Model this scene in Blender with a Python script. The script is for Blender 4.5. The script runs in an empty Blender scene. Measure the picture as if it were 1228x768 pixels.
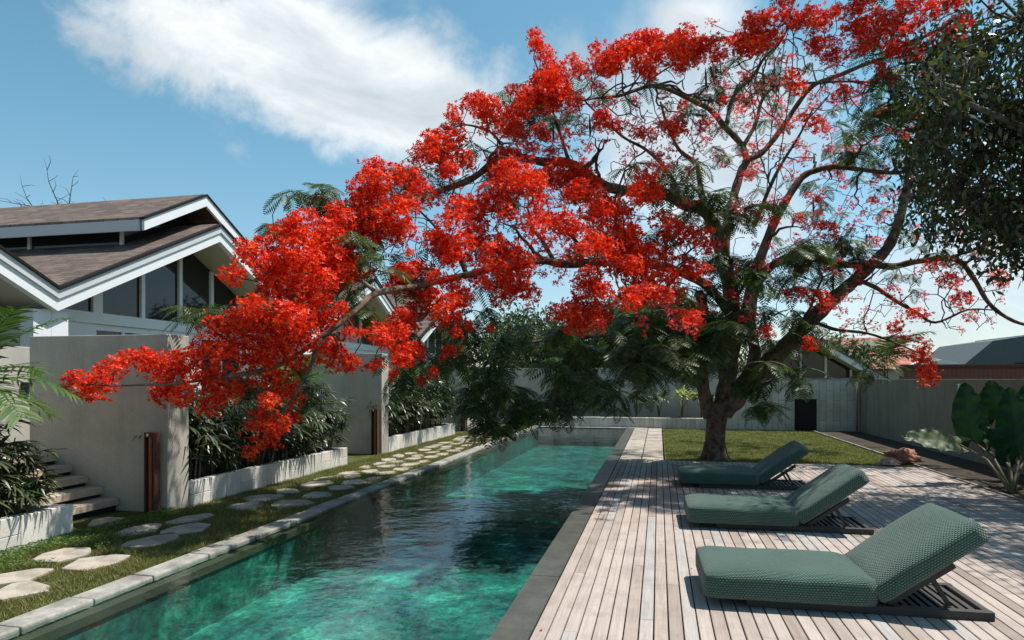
import bpy, bmesh, math, random
import numpy as np
from mathutils import Vector, Matrix, Euler
random.seed(7); rng = np.random.default_rng(7)
S = bpy.context.scene
COL = S.collection
# ------------------------------------------------------------------ camera, light, sky
FPX, CAMH = 800.0, 1.6
TH = math.atan(176 / FPX)
cam = bpy.data.cameras.new('camera'); camo = bpy.data.objects.new('camera', cam); COL.objects.link(camo)
camo.location = (0, 0, CAMH); camo.rotation_euler = (math.pi / 2, 0, TH)
cam.sensor_width = 36; cam.lens = FPX / 1228 * 36; cam.shift_y = 71 / 1228; cam.clip_end = 2000; cam.clip_start = .05
S.camera = camo
S.view_settings.view_transform = 'Standard'; S.view_settings.look = 'None'
S.view_settings.exposure = 0.55; S.view_settings.gamma = 1
S.cycles.max_bounces = 7; S.cycles.transparent_max_bounces = 16
FV = (-math.sin(TH), math.cos(TH)); RV = (math.cos(TH), math.sin(TH))
def P(px, py, d):
    """point seen at photo pixel (px,py) at distance d along the view axis"""
    a = (px - 614) / FPX * d; b = (455 - py) / FPX * d
    return np.array([FV[0] * d + RV[0] * a, FV[1] * d + RV[1] * a, CAMH + b])
def G(px, py, z=0):
    d = (z - CAMH) / ((455 - py) / FPX)
    return P(px, py, d)
SUNV = Vector((.44, .26, 1)).normalized()
sl = bpy.data.lights.new('sun', 'SUN'); sl.energy = 4.7; sl.angle = math.radians(.7); sl.color = (1, .955, .88)
so = bpy.data.objects.new('sun', sl); COL.objects.link(so); so.rotation_euler = SUNV.to_track_quat('Z', 'Y').to_euler()
SKY_STR = .098
W = bpy.data.worlds.new('World'); S.world = W; W.use_nodes = True
nt = W.node_tree; N = nt.nodes; L = nt.links; N.clear()
class NT:
    """tiny node-graph helper"""
    def __init__(s, nt): s.nt = nt
    def n(s, t, **k):
        x = s.nt.nodes.new(t)
        for a, b in k.items(): setattr(x, a, b)
        return x
    def l(s, a, b): s.nt.links.new(a, b)
    def m(s, op, a, b=None, c=None, clamp=False):
        x = s.nt.nodes.new('ShaderNodeMath'); x.operation = op; x.use_clamp = clamp
        for i, v in enumerate((a, b, c)):
            if v is None: continue
            if isinstance(v, (int, float)): x.inputs[i].default_value = v
            else: s.l(v, x.inputs[i])
        return x.outputs[0]
    def noise(s, vec, scale, detail=4, rough=.55, dist=0, dim='3D'):
        x = s.n('ShaderNodeTexNoise'); x.inputs['Scale'].default_value = scale; x.inputs['Detail'].default_value = detail
        x.inputs['Roughness'].default_value = rough; x.inputs['Distortion'].default_value = dist
        if vec is not None: s.l(vec, x.inputs['Vector'])
        return x.outputs[0]
    def ramp(s, fac, stops):
        x = s.n('ShaderNodeValToRGB'); e = x.color_ramp.elements
        while len(e) < len(stops): e.new(.5)
        for i, (p, c) in enumerate(stops):
            e[i].position = p; e[i].color = (c, c, c, 1) if isinstance(c, (int, float)) else (*c, 1)
        s.l(fac, x.inputs[0]); return x.outputs[0]
    def mr(s, v, a, b, c=0, d=1, smooth=True):
        x = s.n('ShaderNodeMapRange'); x.interpolation_type = 'SMOOTHSTEP' if smooth else 'LINEAR'
        for i, q in enumerate((a, b, c, d)): x.inputs[i + 1].default_value = q
        s.l(v, x.inputs[0]); return x.outputs[0]
    def mix(s, f, a, b, mode='MIX'):
        x = s.n('ShaderNodeMix'); x.data_type = 'RGBA'; x.blend_type = mode
        for i, v in ((0, f), (6, a), (7, b)):
            if isinstance(v, (int, float)): x.inputs[i].default_value = v
            elif isinstance(v, tuple): x.inputs[i].default_value = (*v, 1)
            else: s.l(v, x.inputs[i])
        return x.outputs[2]
w = NT(nt)
sky = w.n('ShaderNodeTexSky', sky_type='NISHITA', sun_disc=False)
sky.sun_elevation = math.asin(SUNV.z); sky.sun_rotation = math.atan2(SUNV.x, SUNV.y)
sky.air_density = 1.0; sky.dust_density = .6; sky.ozone_density = 1.2
tc = w.n('ShaderNodeTexCoord'); sp = w.n('ShaderNodeSeparateXYZ'); w.l(tc.outputs['Generated'], sp.inputs[0])
dy = w.m('MAXIMUM', sp.outputs[1], .08)
U = w.m('DIVIDE', sp.outputs[0], dy); V = w.m('DIVIDE', sp.outputs[2], dy)
cv = w.n('ShaderNodeCombineXYZ'); w.l(U, cv.inputs[0]); w.l(V, cv.inputs[1])
def uv_of(px, py):
    p = P(px, py, 1.0); return p[0] / p[1], (p[2] - CAMH) / p[1]
fb = w.noise(cv.outputs[0], 3.4, 10, .62, .35)
mr_ = w.n('ShaderNodeMapping'); w.l(cv.outputs[0], mr_.inputs[0]); mr_.inputs['Rotation'].default_value = (0, 0, .48)
mp = w.n('ShaderNodeMapping'); w.l(mr_.outputs[0], mp.inputs[0]); mp.inputs['Scale'].default_value = (2.0, 6, 1); mp.inputs['Location'].default_value = (3.3, 1.2, 0)
fb2 = w.noise(mp.outputs[0], 1.0, 8, .6, .4)
def cloud(pc, pa, pb, lo=.55, hi=1.15, k=1.3):
    """cloud bank: centre and two axis end directions"""
    u0, v0 = uv_of(*pc); ua, va = uv_of(*pa); ub, vb = uv_of(*pb)
    M = np.linalg.inv(np.array([[ua - u0, ub - u0], [va - v0, vb - v0]]))
    du = w.m('SUBTRACT', U, float(u0)); dv = w.m('SUBTRACT', V, float(v0))
    s_ = w.m('ADD', w.m('MULTIPLY', du, float(M[0, 0])), w.m('MULTIPLY', dv, float(M[0, 1])))
    t_ = w.m('ADD', w.m('MULTIPLY', du, float(M[1, 0])), w.m('MULTIPLY', dv, float(M[1, 1])))
    r = w.m('SQRT', w.m('ADD', w.m('POWER', w.m('ABSOLUTE', s_), 2.0), w.m('POWER', w.m('ABSOLUTE', t_), 2.0)))
    nn = w.m('ADD', w.m('MULTIPLY', w.m('SUBTRACT', fb, .5), k * 1.7), w.m('MULTIPLY', w.m('SUBTRACT', fb2, .5), k * 1.1))
    return w.mr(w.m('ADD', r, nn), hi, lo)
c1 = cloud((345, 76), (640, 185), (305, 172), .62, 1.08, .95)
c1b = cloud((300, 20), (470, 30), (280, 120), .35, 1.15, 1.0)
c2 = cloud((830, 190), (1010, 200), (830, -10), .25, 1.15, 1.5)
c3 = cloud((835, 22), (915, 14), (830, -30), .3, 1.1, 1.1)
c4 = cloud((1180, 330), (1420, 330), (1180, 200), .1, 1.1, 1.2)
dens = w.m('MAXIMUM', w.m('MAXIMUM', c1, w.m('MULTIPLY', c1b, .8)), w.m('MAXIMUM', w.m('MULTIPLY', c2, .9), w.m('MAXIMUM', c3, w.m('MULTIPLY', c4, .75))))
up = w.mr(sp.outputs[2], 0.0, .06); dens = w.m('MULTIPLY', dens, w.m('MULTIPLY', up, .93))
shade = w.ramp(fb2, [(.32, (4.1, 4.6, 5.0)), (.47, (5.4, 5.8, 6.1)), (.6, (7.2, 7.4, 7.5))])
grade = w.mix(1.0, sky.outputs[0], w.mix(w.mr(sp.outputs[2], .0, .4), (.95, 1.0, 1.02), (.78, 1.15, 1.03)), 'MULTIPLY')
skc = w.mix(dens, grade, shade)
bg = w.n('ShaderNodeBackground'); bg.inputs[1].default_value = SKY_STR; w.l(skc, bg.inputs[0])
wo = w.n('ShaderNodeOutputWorld'); w.l(bg.outputs[0], wo.inputs[0])

# ------------------------------------------------------------------ materials
MATS = {}
def newmat(name):
    m = bpy.data.materials.new(name); m.use_nodes = True; t = NT(m.node_tree)
    b = m.node_tree.nodes['Principled BSDF']; MATS[name] = m; return m, t, b
def coords(t, kind='Object'):
    return t.n('ShaderNodeTexCoord').outputs[kind]
def bump(t, b, h, strength=.3, dist=.01):
    x = t.n('ShaderNodeBump'); x.inputs['Strength'].default_value = strength; x.inputs['Distance'].default_value = dist
    t.l(h, x.inputs['Height']); t.l(x.outputs[0], b.inputs['Normal'])
def stucco(name, c, rough=.9, amp=.16, stain=.25, bs=.35):
    m, t, b = newmat(name); o = coords(t)
    a = t.noise(o, 1.3, 6, .6); f = t.noise(o, 60, 3, .6)
    mp = t.n('ShaderNodeMapping'); t.l(o, mp.inputs[0]); mp.inputs['Scale'].default_value = (3.2, 3.2, .35)
    s = t.noise(mp.outputs[0], 1.4, 6, .65)
    k = t.m('ADD', t.mr(a, .3, .7, 1 - amp, 1 + amp * .5), t.mr(s, .42, .75, 0, -stain))
    k = t.m('MULTIPLY', k, t.mr(f, .3, .7, .94, 1.05))
    cc = t.n('ShaderNodeCombineXYZ')
    for i in range(3): t.l(t.m('MULTIPLY', k, c[i]), cc.inputs[i])
    t.l(cc.outputs[0], b.inputs['Base Color']); b.inputs['Roughness'].default_value = rough
    b.inputs['Specular IOR Level'].default_value = .25
    bump(t, b, t.m('ADD', f, t.noise(o, 14, 4)), bs, .006)
    return m
def plain(name, c, rough=.5, metal=0, spec=.5, var=.12, sc=6):
    m, t, b = newmat(name); o = coords(t); n_ = t.noise(o, sc, 5)
    t.l(t.mix(n_, tuple(x * (1 - var) for x in c), tuple(min(1, x * (1 + var)) for x in c)), b.inputs['Base Color'])
    b.inputs['Roughness'].default_value = rough; b.inputs['Metallic'].default_value = metal
    b.inputs['Specular IOR Level'].default_value = spec
    return m
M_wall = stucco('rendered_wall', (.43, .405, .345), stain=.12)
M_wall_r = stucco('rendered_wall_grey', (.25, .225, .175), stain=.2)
M_house = stucco('house_render', (.47, .44, .39), stain=.1)
M_white = plain('white_paint', (.74, .75, .76), .55, var=.05)
M_soffit = plain('beige_soffit', (.50, .45, .38), .8, var=.06)
M_black = plain('black_trim', (.010, .010, .011), .85, spec=.2)
M_rust = plain('rusty_steel', (.24, .075, .03), .75, .2, var=.45, sc=14)
M_rustd = plain('rusty_steel_dark', (.09, .035, .02), .8, .2, var=.4, sc=14)
M_dark = plain('dark_interior', (.012, .012, .013), .9)
M_soil = stucco('soil', (.05, .038, .026), .95, .3, .2, .9)
M_ply = plain('lamp_lens', (.7, .68, .6), .3)
M_concrete = stucco('far_render', (.40, .42, .42), stain=.1)
# glass
m, t, b = newmat('window_glass'); b.inputs['Base Color'].default_value = (.02, .024, .025, 1); b.inputs['Roughness'].default_value = .03
b.inputs['Specular IOR Level'].default_value = .5; b.inputs['IOR'].default_value = 1.45
bump(t, b, t.noise(coords(t), 1.2, 2), .05, .02); M_glass = m
# roof shingles
def shingle(name, c, sc=1.0):
    m, t, b = newmat(name); o = coords(t); sx = t.n('ShaderNodeSeparateXYZ'); t.l(o, sx.inputs[0])
    cv = t.n('ShaderNodeCombineXYZ'); t.l(sx.outputs[0], cv.inputs[0]); t.l(sx.outputs[1], cv.inputs[1])
    br = t.n('ShaderNodeTexBrick'); t.l(cv.outputs[0], br.inputs[0]); br.inputs['Scale'].default_value = 1
    br.inputs['Brick Width'].default_value = .33 * sc; br.inputs['Row Height'].default_value = .13 * sc; br.inputs['Mortar Size'].default_value = .008; br.inputs['Bias'].default_value = -.1
    br.inputs['Color1'].default_value = (*[x * .75 for x in c], 1); br.inputs['Color2'].default_value = (*[x * 1.2 for x in c], 1); br.inputs['Mortar'].default_value = (*[x * .35 for x in c], 1)
    n_ = t.noise(o, 2.2, 6, .6)
    t.l(t.mix(1.0, br.outputs[0], t.ramp(n_, [(.3, .75), (.7, 1.15)]), 'MULTIPLY'), b.inputs['Base Color'])
    b.inputs['Roughness'].default_value = .92; b.inputs['Specular IOR Level'].default_value = .2
    fr = t.m('FRACT', t.m('DIVIDE', sx.outputs[1], .13 * sc)); bump(t, b, fr, .5, .02); return m
M_roof = shingle('roof_shingle', (.165, .125, .105))
M_tileorange = shingle('orange_roof_tile', (.50, .20, .14), 2.2)
# foliage family
def leafmat(name, c1, c2, c3=None, trans=.35, rough=.5, tcol=None, spec=.4):
    m, t, b = newmat(name); g = t.n('ShaderNodeNewGeometry'); r = g.outputs['Random Per Island']
    st = [(0, c1), (.55, c2)] + ([(1, c3)] if c3 else [])
    col = t.ramp(r, st); t.l(col, b.inputs['Base Color']); b.inputs['Roughness'].default_value = rough
    b.inputs['Specular IOR Level'].default_value = spec
    tr = t.n('ShaderNodeBsdfTranslucent')
    t.l(t.mix(1.0, col, tcol or (1.3, 1.5, .7), 'MULTIPLY'), tr.inputs[0])
    mx = t.n('ShaderNodeMixShader'); mx.inputs[0].default_value = trans
    t.l(b.outputs[0], mx.inputs[1]); t.l(tr.outputs[0], mx.inputs[2]); t.l(mx.outputs[0], m.node_tree.nodes['Material Output'].inputs[0]); return m
M_petal = leafmat('red_petal', (.45, .006, .005), (.87, .030, .009), (.96, .15, .015), .38, .55, (1.0, .9, .9), .25)
M_petalp = leafmat('backlit_petal_tint', (.55, .03, .04), (.72, .06, .06), (.78, .10, .06), .5, .6, (1.1, 1.2, 1.2), .2)  # pinker copy of the red petal, backlight tint put into the colour
M_fern = leafmat('feathery_leaf', (.030, .058, .018), (.055, .095, .026), (.105, .13, .04), .30, .5)
M_fernd = leafmat('feathery_leaf_deep', (.036, .064, .020), (.065, .10, .032), (.12, .155, .05), .33, .45)
M_dleaf = leafmat('broad_leaf', (.028, .036, .012), (.048, .058, .020), (.10, .105, .042), .25, .30, None, .6)
M_lady = leafmat('lady_palm_leaf', (.022, .042, .018), (.045, .068, .026), (.085, .10, .045), .18, .36, None, .6)
M_areca = leafmat('areca_leaf', (.035, .085, .015), (.06, .125, .025), (.12, .17, .045), .3, .55, None, .3)
M_alo = leafmat('giant_leaf', (.010, .036, .012), (.014, .045, .014), (.02, .055, .016), .2, .5, None, .3)
M_alopale = leafmat('giant_leaf_pale', (.10, .13, .07), (.13, .16, .09), (.15, .17, .10), .2, .5)
M_grass = leafmat('grass_blade', (.095, .105, .03), (.155, .158, .052), (.28, .245, .11), .3, .6, None, .2)
M_cover = leafmat('cover_leaf', (.05, .11, .02), (.085, .16, .03), (.14, .21, .05), .3, .5, None, .3)
M_bush = leafmat('far_leaf', (.035, .055, .02), (.06, .085, .03), (.10, .12, .045), .2, .6)
M_yellow = leafmat('yellowed_leaf', (.30, .30, .06), (.38, .36, .08), (.3, .38, .1), .35, .5)
# bark
def bark(name, c1, c2, sc=7):
    m, t, b = newmat(name); o = coords(t)
    n1 = t.noise(o, sc, 8, .65, .6); n2 = t.noise(o, 1.7, 4); n3 = t.noise(o, sc * 6, 4, .6)
    c = t.mix(t.mr(n1, .35, .65), c1, c2)
    c = t.mix(t.m('MULTIPLY', t.mr(n2, .52, .7), .6), c, (.30, .27, .22))
    t.l(c, b.inputs['Base Color']); b.inputs['Roughness'].default_value = .95; b.inputs['Specular IOR Level'].default_value = .15
    bump(t, b, t.m('ADD', n1, t.m('MULTIPLY', n3, .4)), .8, .03); return m
M_bark = bark('flame_tree_bark', (.075, .045, .032), (.20, .135, .10))
M_twig = bark('twig_bark', (.055, .04, .032), (.14, .11, .085), 12)
M_stem = plain('palm_stem', (.12, .10, .05), .7, var=.3)
# timber deck: one tone per plank, grain along the plank
PW = .0935; DX0 = -.78
m, t, b = newmat('weathered_decking'); o = coords(t); sx = t.n('ShaderNodeSeparateXYZ'); t.l(o, sx.inputs[0])
idx = t.m('FLOOR', t.m('DIVIDE', t.m('SUBTRACT', sx.outputs[0], DX0), PW))
seg = t.m('FLOOR', t.m('ADD', t.m('DIVIDE', sx.outputs[1], 3.4), t.m('MULTIPLY', idx, .381)))
cb = t.n('ShaderNodeCombineXYZ'); t.l(idx, cb.inputs[0]); t.l(seg, cb.inputs[1])
wn = t.n('ShaderNodeTexWhiteNoise', noise_dimensions='3D'); t.l(cb.outputs[0], wn.inputs['Vector'])
tone = t.ramp(wn.outputs[0], [(0, (.26, .205, .175)), (.3, (.35, .285, .25)), (.6, (.385, .32, .285)), (.8, (.41, .345, .305)), (.95, (.35, .325, .31))])
mp = t.n('ShaderNodeMapping'); t.l(o, mp.inputs[0]); mp.inputs['Scale'].default_value = (55, 1.6, 10)
off = t.n('ShaderNodeVectorMath', operation='ADD'); t.l(mp.outputs[0], off.inputs[0]); sc_ = t.n('ShaderNodeVectorMath', operation='SCALE'); sc_.inputs[3].default_value = 9; t.l(wn.outputs[1], sc_.inputs[0]); t.l(sc_.outputs[0], off.inputs[1])
gr = t.noise(off.outputs[0], 1.3, 6, .65, .5); st = t.noise(o, 3.1, 6, .65)
c = t.mix(1.0, tone, t.ramp(gr, [(.3, .78), (.5, .98), (.7, 1.12)]), 'MULTIPLY')
c = t.mix(1.0, c, t.ramp(st, [(.32, .78), (.55, 1.0)]), 'MULTIPLY')
t.l(c, b.inputs['Base Color']); b.inputs['Roughness'].default_value = .82; b.inputs['Specular IOR Level'].default_value = .3
bump(t, b, gr, .35, .004); M_deck = m
# stone pavers, coping, planter blocks
def stone(name, c, rough=.85, grit=40, var=.25, bs=.5, island=True):
    m, t, b = newmat(name); o = coords(t)
    n1 = t.noise(o, 3.5, 8, .65); n2 = t.noise(o, grit, 4, .6); n3 = t.noise(o, 1.1, 3)
    k = t.m('MULTIPLY', t.mr(n1, .3, .7, 1 - var, 1 + var * .5), t.mr(n2, .3, .7, .9, 1.08))
    if island:
        g = t.n('ShaderNodeNewGeometry'); k = t.m('MULTIPLY', k, t.mr(g.outputs['Random Per Island'], 0, 1, .82, 1.12, False))
    cc = t.n('ShaderNodeCombineXYZ')
    for i in range(3): t.l(t.m('MULTIPLY', k, c[i]), cc.inputs[i])
    t.l(t.mix(t.mr(n3, .5, .75, 0, .35), cc.outputs[0], tuple(x * y for x, y in zip(c, (.95, .78, .68)))), b.inputs['Base Color'])
    b.inputs['Roughness'].default_value = rough; b.inputs['Specular IOR Level'].default_value = .3
    bump(t, b, t.m('ADD', n1, t.m('MULTIPLY', n2, .3)), bs, .01); return m
M_step = stone('flagstone', (.34, .295, .245), var=.4)
M_cope = stone('coping_stone', (.29, .275, .245), var=.5)
M_block = stone('planter_block', (.60, .565, .51), bs=.25, var=.12)
M_tread = stone('stair_stone', (.42, .34, .27), bs=.25, var=.15)
M_edge = stone('wet_basalt', (.085, .085, .072), .35, bs=.2, island=False)
M_rock = stone('red_rock', (.36, .17, .12), .9, 18, .5, 1.0, False)
M_rockp = stone('pale_rock', (.45, .34, .28), .9, 18, .4, 1.0, False)
# water and pool shell
m, t, b = newmat('pool_water'); m.node_tree.nodes.remove(b); o = coords(t)
tr = t.n('ShaderNodeBsdfTransparent'); tr.inputs[0].default_value = (.62, .93, .88, 1)
gl = t.n('ShaderNodeBsdfGlossy'); gl.inputs['Roughness'].default_value = .02; gl.inputs[0].default_value = (1, 1, 1, 1)
h = t.m('ADD', t.m('MULTIPLY', t.noise(o, 9, 3, .5, .3), .6), t.m('MULTIPLY', t.noise(o, 2.0, 2, .5), 1.8))
bp = t.n('ShaderNodeBump'); bp.inputs['Strength'].default_value = .28; bp.inputs['Distance'].default_value = .03; t.l(h, bp.inputs['Height'])
t.l(bp.outputs[0], gl.inputs['Normal'])
fr = t.n('ShaderNodeFresnel'); fr.inputs[0].default_value = 1.36; t.l(bp.outputs[0], fr.inputs['Normal'])
mx = t.n('ShaderNodeMixShader'); t.l(t.m('MULTIPLY', fr.outputs[0], 1.0, clamp=True), mx.inputs[0]); t.l(tr.outputs[0], mx.inputs[1]); t.l(gl.outputs[0], mx.inputs[2])
t.l(mx.outputs[0], m.node_tree.nodes['Material Output'].inputs[0]); M_water = m
m, t, b = newmat('green_stone_painted_dapple'); o = coords(t)
br = t.n('ShaderNodeTexBrick'); t.l(o, br.inputs[0]); br.offset = 0; br.inputs['Scale'].default_value = 1; br.inputs['Brick Width'].default_value = .2; br.inputs['Row Height'].default_value = .2; br.inputs['Mortar Size'].default_value = .004
br.inputs['Color1'].default_value = (.05, .30, .265, 1); br.inputs['Color2'].default_value = (.09, .42, .36, 1); br.inputs['Mortar'].default_value = (.04, .2, .18, 1)
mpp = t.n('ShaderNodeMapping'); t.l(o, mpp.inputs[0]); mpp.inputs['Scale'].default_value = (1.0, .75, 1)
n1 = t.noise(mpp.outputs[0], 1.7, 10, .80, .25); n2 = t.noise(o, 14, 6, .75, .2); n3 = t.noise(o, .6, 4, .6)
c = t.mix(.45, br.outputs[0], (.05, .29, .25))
c = t.mix(1.0, c, t.ramp(n1, [(.40, (.05, .12, .15)), (.48, (.28, .36, .38)), (.54, (.42, .50, .48)), (.64, (1.45, 1.15, 1.05))]), 'MULTIPLY')  # sun dapple and caustic patches painted into the stone colour
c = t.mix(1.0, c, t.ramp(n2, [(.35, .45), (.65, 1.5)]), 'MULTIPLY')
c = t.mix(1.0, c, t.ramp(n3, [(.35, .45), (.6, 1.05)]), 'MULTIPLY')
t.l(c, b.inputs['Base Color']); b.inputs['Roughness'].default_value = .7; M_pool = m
# ground, grass soil
m, t, b = newmat('lawn_ground'); o = coords(t); n1 = t.noise(o, 3, 8, .7); n2 = t.noise(o, 45, 4, .7)
c = t.mix(t.mr(n1, .35, .65), (.06, .075, .022), (.15, .145, .055)); c = t.mix(t.mr(n2, .45, .65), c, (.045, .06, .018))
t.l(c, b.inputs['Base Color']); b.inputs['Roughness'].default_value = 1; b.inputs['Specular IOR Level'].default_value = .05; bump(t, b, n2, 1, .03); M_ground = m
# woven lounger fabric
m, t, b = newmat('woven_green_fabric'); uv = coords(t, 'UV'); s2 = t.n('ShaderNodeSeparateXYZ'); t.l(uv, s2.inputs[0])
k1 = 2 * math.pi / .016; k2 = 2 * math.pi / .022
row = t.m('FLOOR', t.m('DIVIDE', s2.outputs[1], .016))
ph = t.m('MULTIPLY', row, math.pi)
a_ = t.m('ABSOLUTE', t.m('SINE', t.m('MULTIPLY', s2.outputs[1], k1 / 2)))
b_ = t.m('ADD', t.m('MULTIPLY', t.m('SINE', t.m('ADD', t.m('MULTIPLY', s2.outputs[0], k2), ph)), .5), .5)
hh = t.m('MULTIPLY', t.m('POWER', a_, .6), t.m('ADD', t.m('MULTIPLY', b_, .6), .4))
fz = t.noise(coords(t), 90, 3)
hh2 = t.m('ADD', hh, t.m('MULTIPLY', fz, .25))
n_ = t.noise(coords(t), 2.5, 5)
c = t.mix(t.mr(hh2, .2, .95), (.004, .015, .012), (.078, .158, .118)); c = t.mix(1.0, c, t.ramp(n_, [(.3, .85), (.7, 1.1)]), 'MULTIPLY')
t.l(c, b.inputs['Base Color']); b.inputs['Roughness'].default_value = .8; b.inputs['Specular IOR Level'].default_value = .25
b.inputs['Sheen Weight'].default_value = .25; bump(t, b, hh2, .9, .012); M_weave = m
M_frame = plain('dark_timber_frame', (.028, .024, .022), .6, var=.3)
# cladding (tiled wall)
m, t, b = newmat('wall_cladding'); o = coords(t); sx = t.n('ShaderNodeSeparateXYZ'); t.l(o, sx.inputs[0])
cv = t.n('ShaderNodeCombineXYZ'); t.l(sx.outputs[2], cv.inputs[0]); t.l(sx.outputs[0], cv.inputs[1])
br = t.n('ShaderNodeTexBrick'); t.l(cv.outputs[0], br.inputs[0]); br.inputs['Scale'].default_value = 1; br.inputs['Brick Width'].default_value = .62; br.inputs['Row Height'].default_value = .2; br.inputs['Mortar Size'].default_value = .006
br.inputs['Color1'].default_value = (.50, .49, .42, 1); br.inputs['Color2'].default_value = (.62, .58, .51, 1); br.inputs['Mortar'].default_value = (.22, .21, .17, 1)
t.l(t.mix(1.0, br.outputs[0], t.ramp(t.noise(o, 2, 6, .65), [(.3, .75), (.7, 1.1)]), 'MULTIPLY'), b.inputs['Base Color']); b.inputs['Roughness'].default_value = .9; bump(t, b, br.outputs[1], -.3, .01); M_clad = m

# ------------------------------------------------------------------ mesh helpers
class MB:
    def __init__(s): s.v = []; s.f = []; s.n = 0
    def add(s, v, f):
        v = np.asarray(v, float); s.v.append(v); s.f += [tuple(i + s.n for i in q) for q in f]; s.n += len(v); return s
    def box(s, x0, y0, z0, x1, y1, z1):
        return s.add([(x0, y0, z0), (x1, y0, z0), (x1, y1, z0), (x0, y1, z0), (x0, y0, z1), (x1, y0, z1), (x1, y1, z1), (x0, y1, z1)],
                     [(3, 2, 1, 0), (4, 5, 6, 7), (0, 1, 5, 4), (1, 2, 6, 5), (2, 3, 7, 6), (3, 0, 4, 7)])
    def prismx(s, poly, x0, x1):      # poly of (y,z), counter-clockwise seen from +x
        n = len(poly)
        v = [(x0, a, b_) for a, b_ in poly] + [(x1, a, b_) for a, b_ in poly]
        return s.add(v, [tuple(range(n))[::-1], tuple(range(n, 2 * n))] + [(i, (i + 1) % n, n + (i + 1) % n, n + i) for i in range(n)])
    def prismy(s, poly, y0, y1):
        n = len(poly)
        v = [(a, y0, b_) for a, b_ in poly] + [(a, y1, b_) for a, b_ in poly]
        return s.add(v, [tuple(range(n)), tuple(range(n, 2 * n))[::-1]] + [(i, n + i, n + (i + 1) % n, (i + 1) % n) for i in range(n)])
    def tube(s, pts, rad, sides=6, cap=True):
        pts = [np.asarray(p, float) for p in pts]; n = len(pts)
        if not hasattr(rad, '__len__'): rad = [rad] * n
        V_ = []; u = None
        for i in range(n):
            d = pts[min(i + 1, n - 1)] - pts[max(i - 1, 0)]; d = d / (np.linalg.norm(d) + 1e-9)
            if u is None:
                a = np.array([0, 0, 1.]) if abs(d[2]) < .9 else np.array([1., 0, 0]); u = np.cross(d, a)
            u = u - d * np.dot(u, d); u /= (np.linalg.norm(u) + 1e-9); w_ = np.cross(d, u)
            for k in range(sides):
                an = 2 * math.pi * k / sides; V_.append(pts[i] + rad[i] * (math.cos(an) * u + math.sin(an) * w_))
        F_ = []
        for i in range(n - 1):
            for k in range(sides):
                a = i * sides + k; b_ = i * sides + (k + 1) % sides; F_.append((a, b_, b_ + sides, a + sides))
        if cap: F_ += [tuple(range(sides))[::-1], tuple(range((n - 1) * sides, n * sides))]
        return s.add(V_, F_)
    def mesh(s, name, mat, smooth=False):
        me = bpy.data.meshes.new(name); V_ = np.concatenate(s.v) if s.v else np.zeros((0, 3))
        me.from_pydata(V_.tolist(), [], s.f); me.materials.append(mat)
        if smooth: me.polygons.foreach_set('use_smooth', [True] * len(me.polygons))
        me.update(); return me
    def build(s, name, mat, parent=None, smooth=False, off=None):
        if off is not None: s.v = [v - np.asarray(off, float) for v in s.v]
        return link(name, s.mesh(name, mat, smooth), parent)
def link(name, me, parent=None):
    o = bpy.data.objects.new(name, me); COL.objects.link(o)
    if parent is not None: o.parent = parent
    return o
def quads_mesh(name, verts, nper, mat, smooth=False):
    """fast mesh of many n-gons: verts (k*nper,3)"""
    verts = np.asarray(verts, np.float32).reshape(-1, 3); k = len(verts) // nper
    me = bpy.data.meshes.new(name); me.vertices.add(len(verts)); me.vertices.foreach_set('co', verts.ravel())
    me.loops.add(k * nper); me.loops.foreach_set('vertex_index', np.arange(k * nper, dtype=np.int32))
    me.polygons.add(k); me.polygons.foreach_set('loop_start', np.arange(0, k * nper, nper, dtype=np.int32))
    me.polygons.foreach_set('loop_total', np.full(k, nper, np.int32)); me.materials.append(mat)
    me.update(calc_edges=True); me.validate(); return me
def idx_mesh(name, verts, faces, mat):
    """verts (n,3), faces (k,4) indices"""
    me = bpy.data.meshes.new(name); me.vertices.add(len(verts)); me.vertices.foreach_set('co', np.asarray(verts, np.float32).ravel())
    k = len(faces); me.loops.add(k * 4); me.loops.foreach_set('vertex_index', np.asarray(faces, np.int32).ravel())
    me.polygons.add(k); me.polygons.foreach_set('loop_start', np.arange(0, k * 4, 4, dtype=np.int32)); me.polygons.foreach_set('loop_total', np.full(k, 4, np.int32))
    me.materials.append(mat); me.update(calc_edges=True); return me
def tag(o, label=None, cat=None, group=None, kind=None):
    if label: o['label'] = label
    if cat: o['category'] = cat
    if group: o['group'] = group
    if kind: o['kind'] = kind
    return o
def thing(name, loc, label, cat, group=None, rz=0):
    o = bpy.data.objects.new(name, None); COL.objects.link(o); o.location = loc; o.rotation_euler = (0, 0, rz); o.empty_display_size = .2
    return tag(o, label, cat, group)
def dup(root, loc=None, rz=None, label=None, sc=None):
    kids = [c for c in bpy.data.objects if c.parent == root]
    r = root.copy(); COL.objects.link(r)
    if loc is not None: r.location = loc
    if rz is not None: r.rotation_euler = (0, 0, rz)
    if sc is not None: r.scale = (sc,) * 3
    if label: r['label'] = label
    for ch in kids:
        c = ch.copy(); COL.objects.link(c); c.parent = r
        for g_ in [x for x in bpy.data.objects if x.parent == ch]:
            d = g_.copy(); COL.objects.link(d); d.parent = c
    return r
def bevel(o, wd=.01, seg=2):
    md = o.modifiers.new('bevel', 'BEVEL'); md.width = wd; md.segments = seg; md.limit_method = 'ANGLE'; return o
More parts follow.
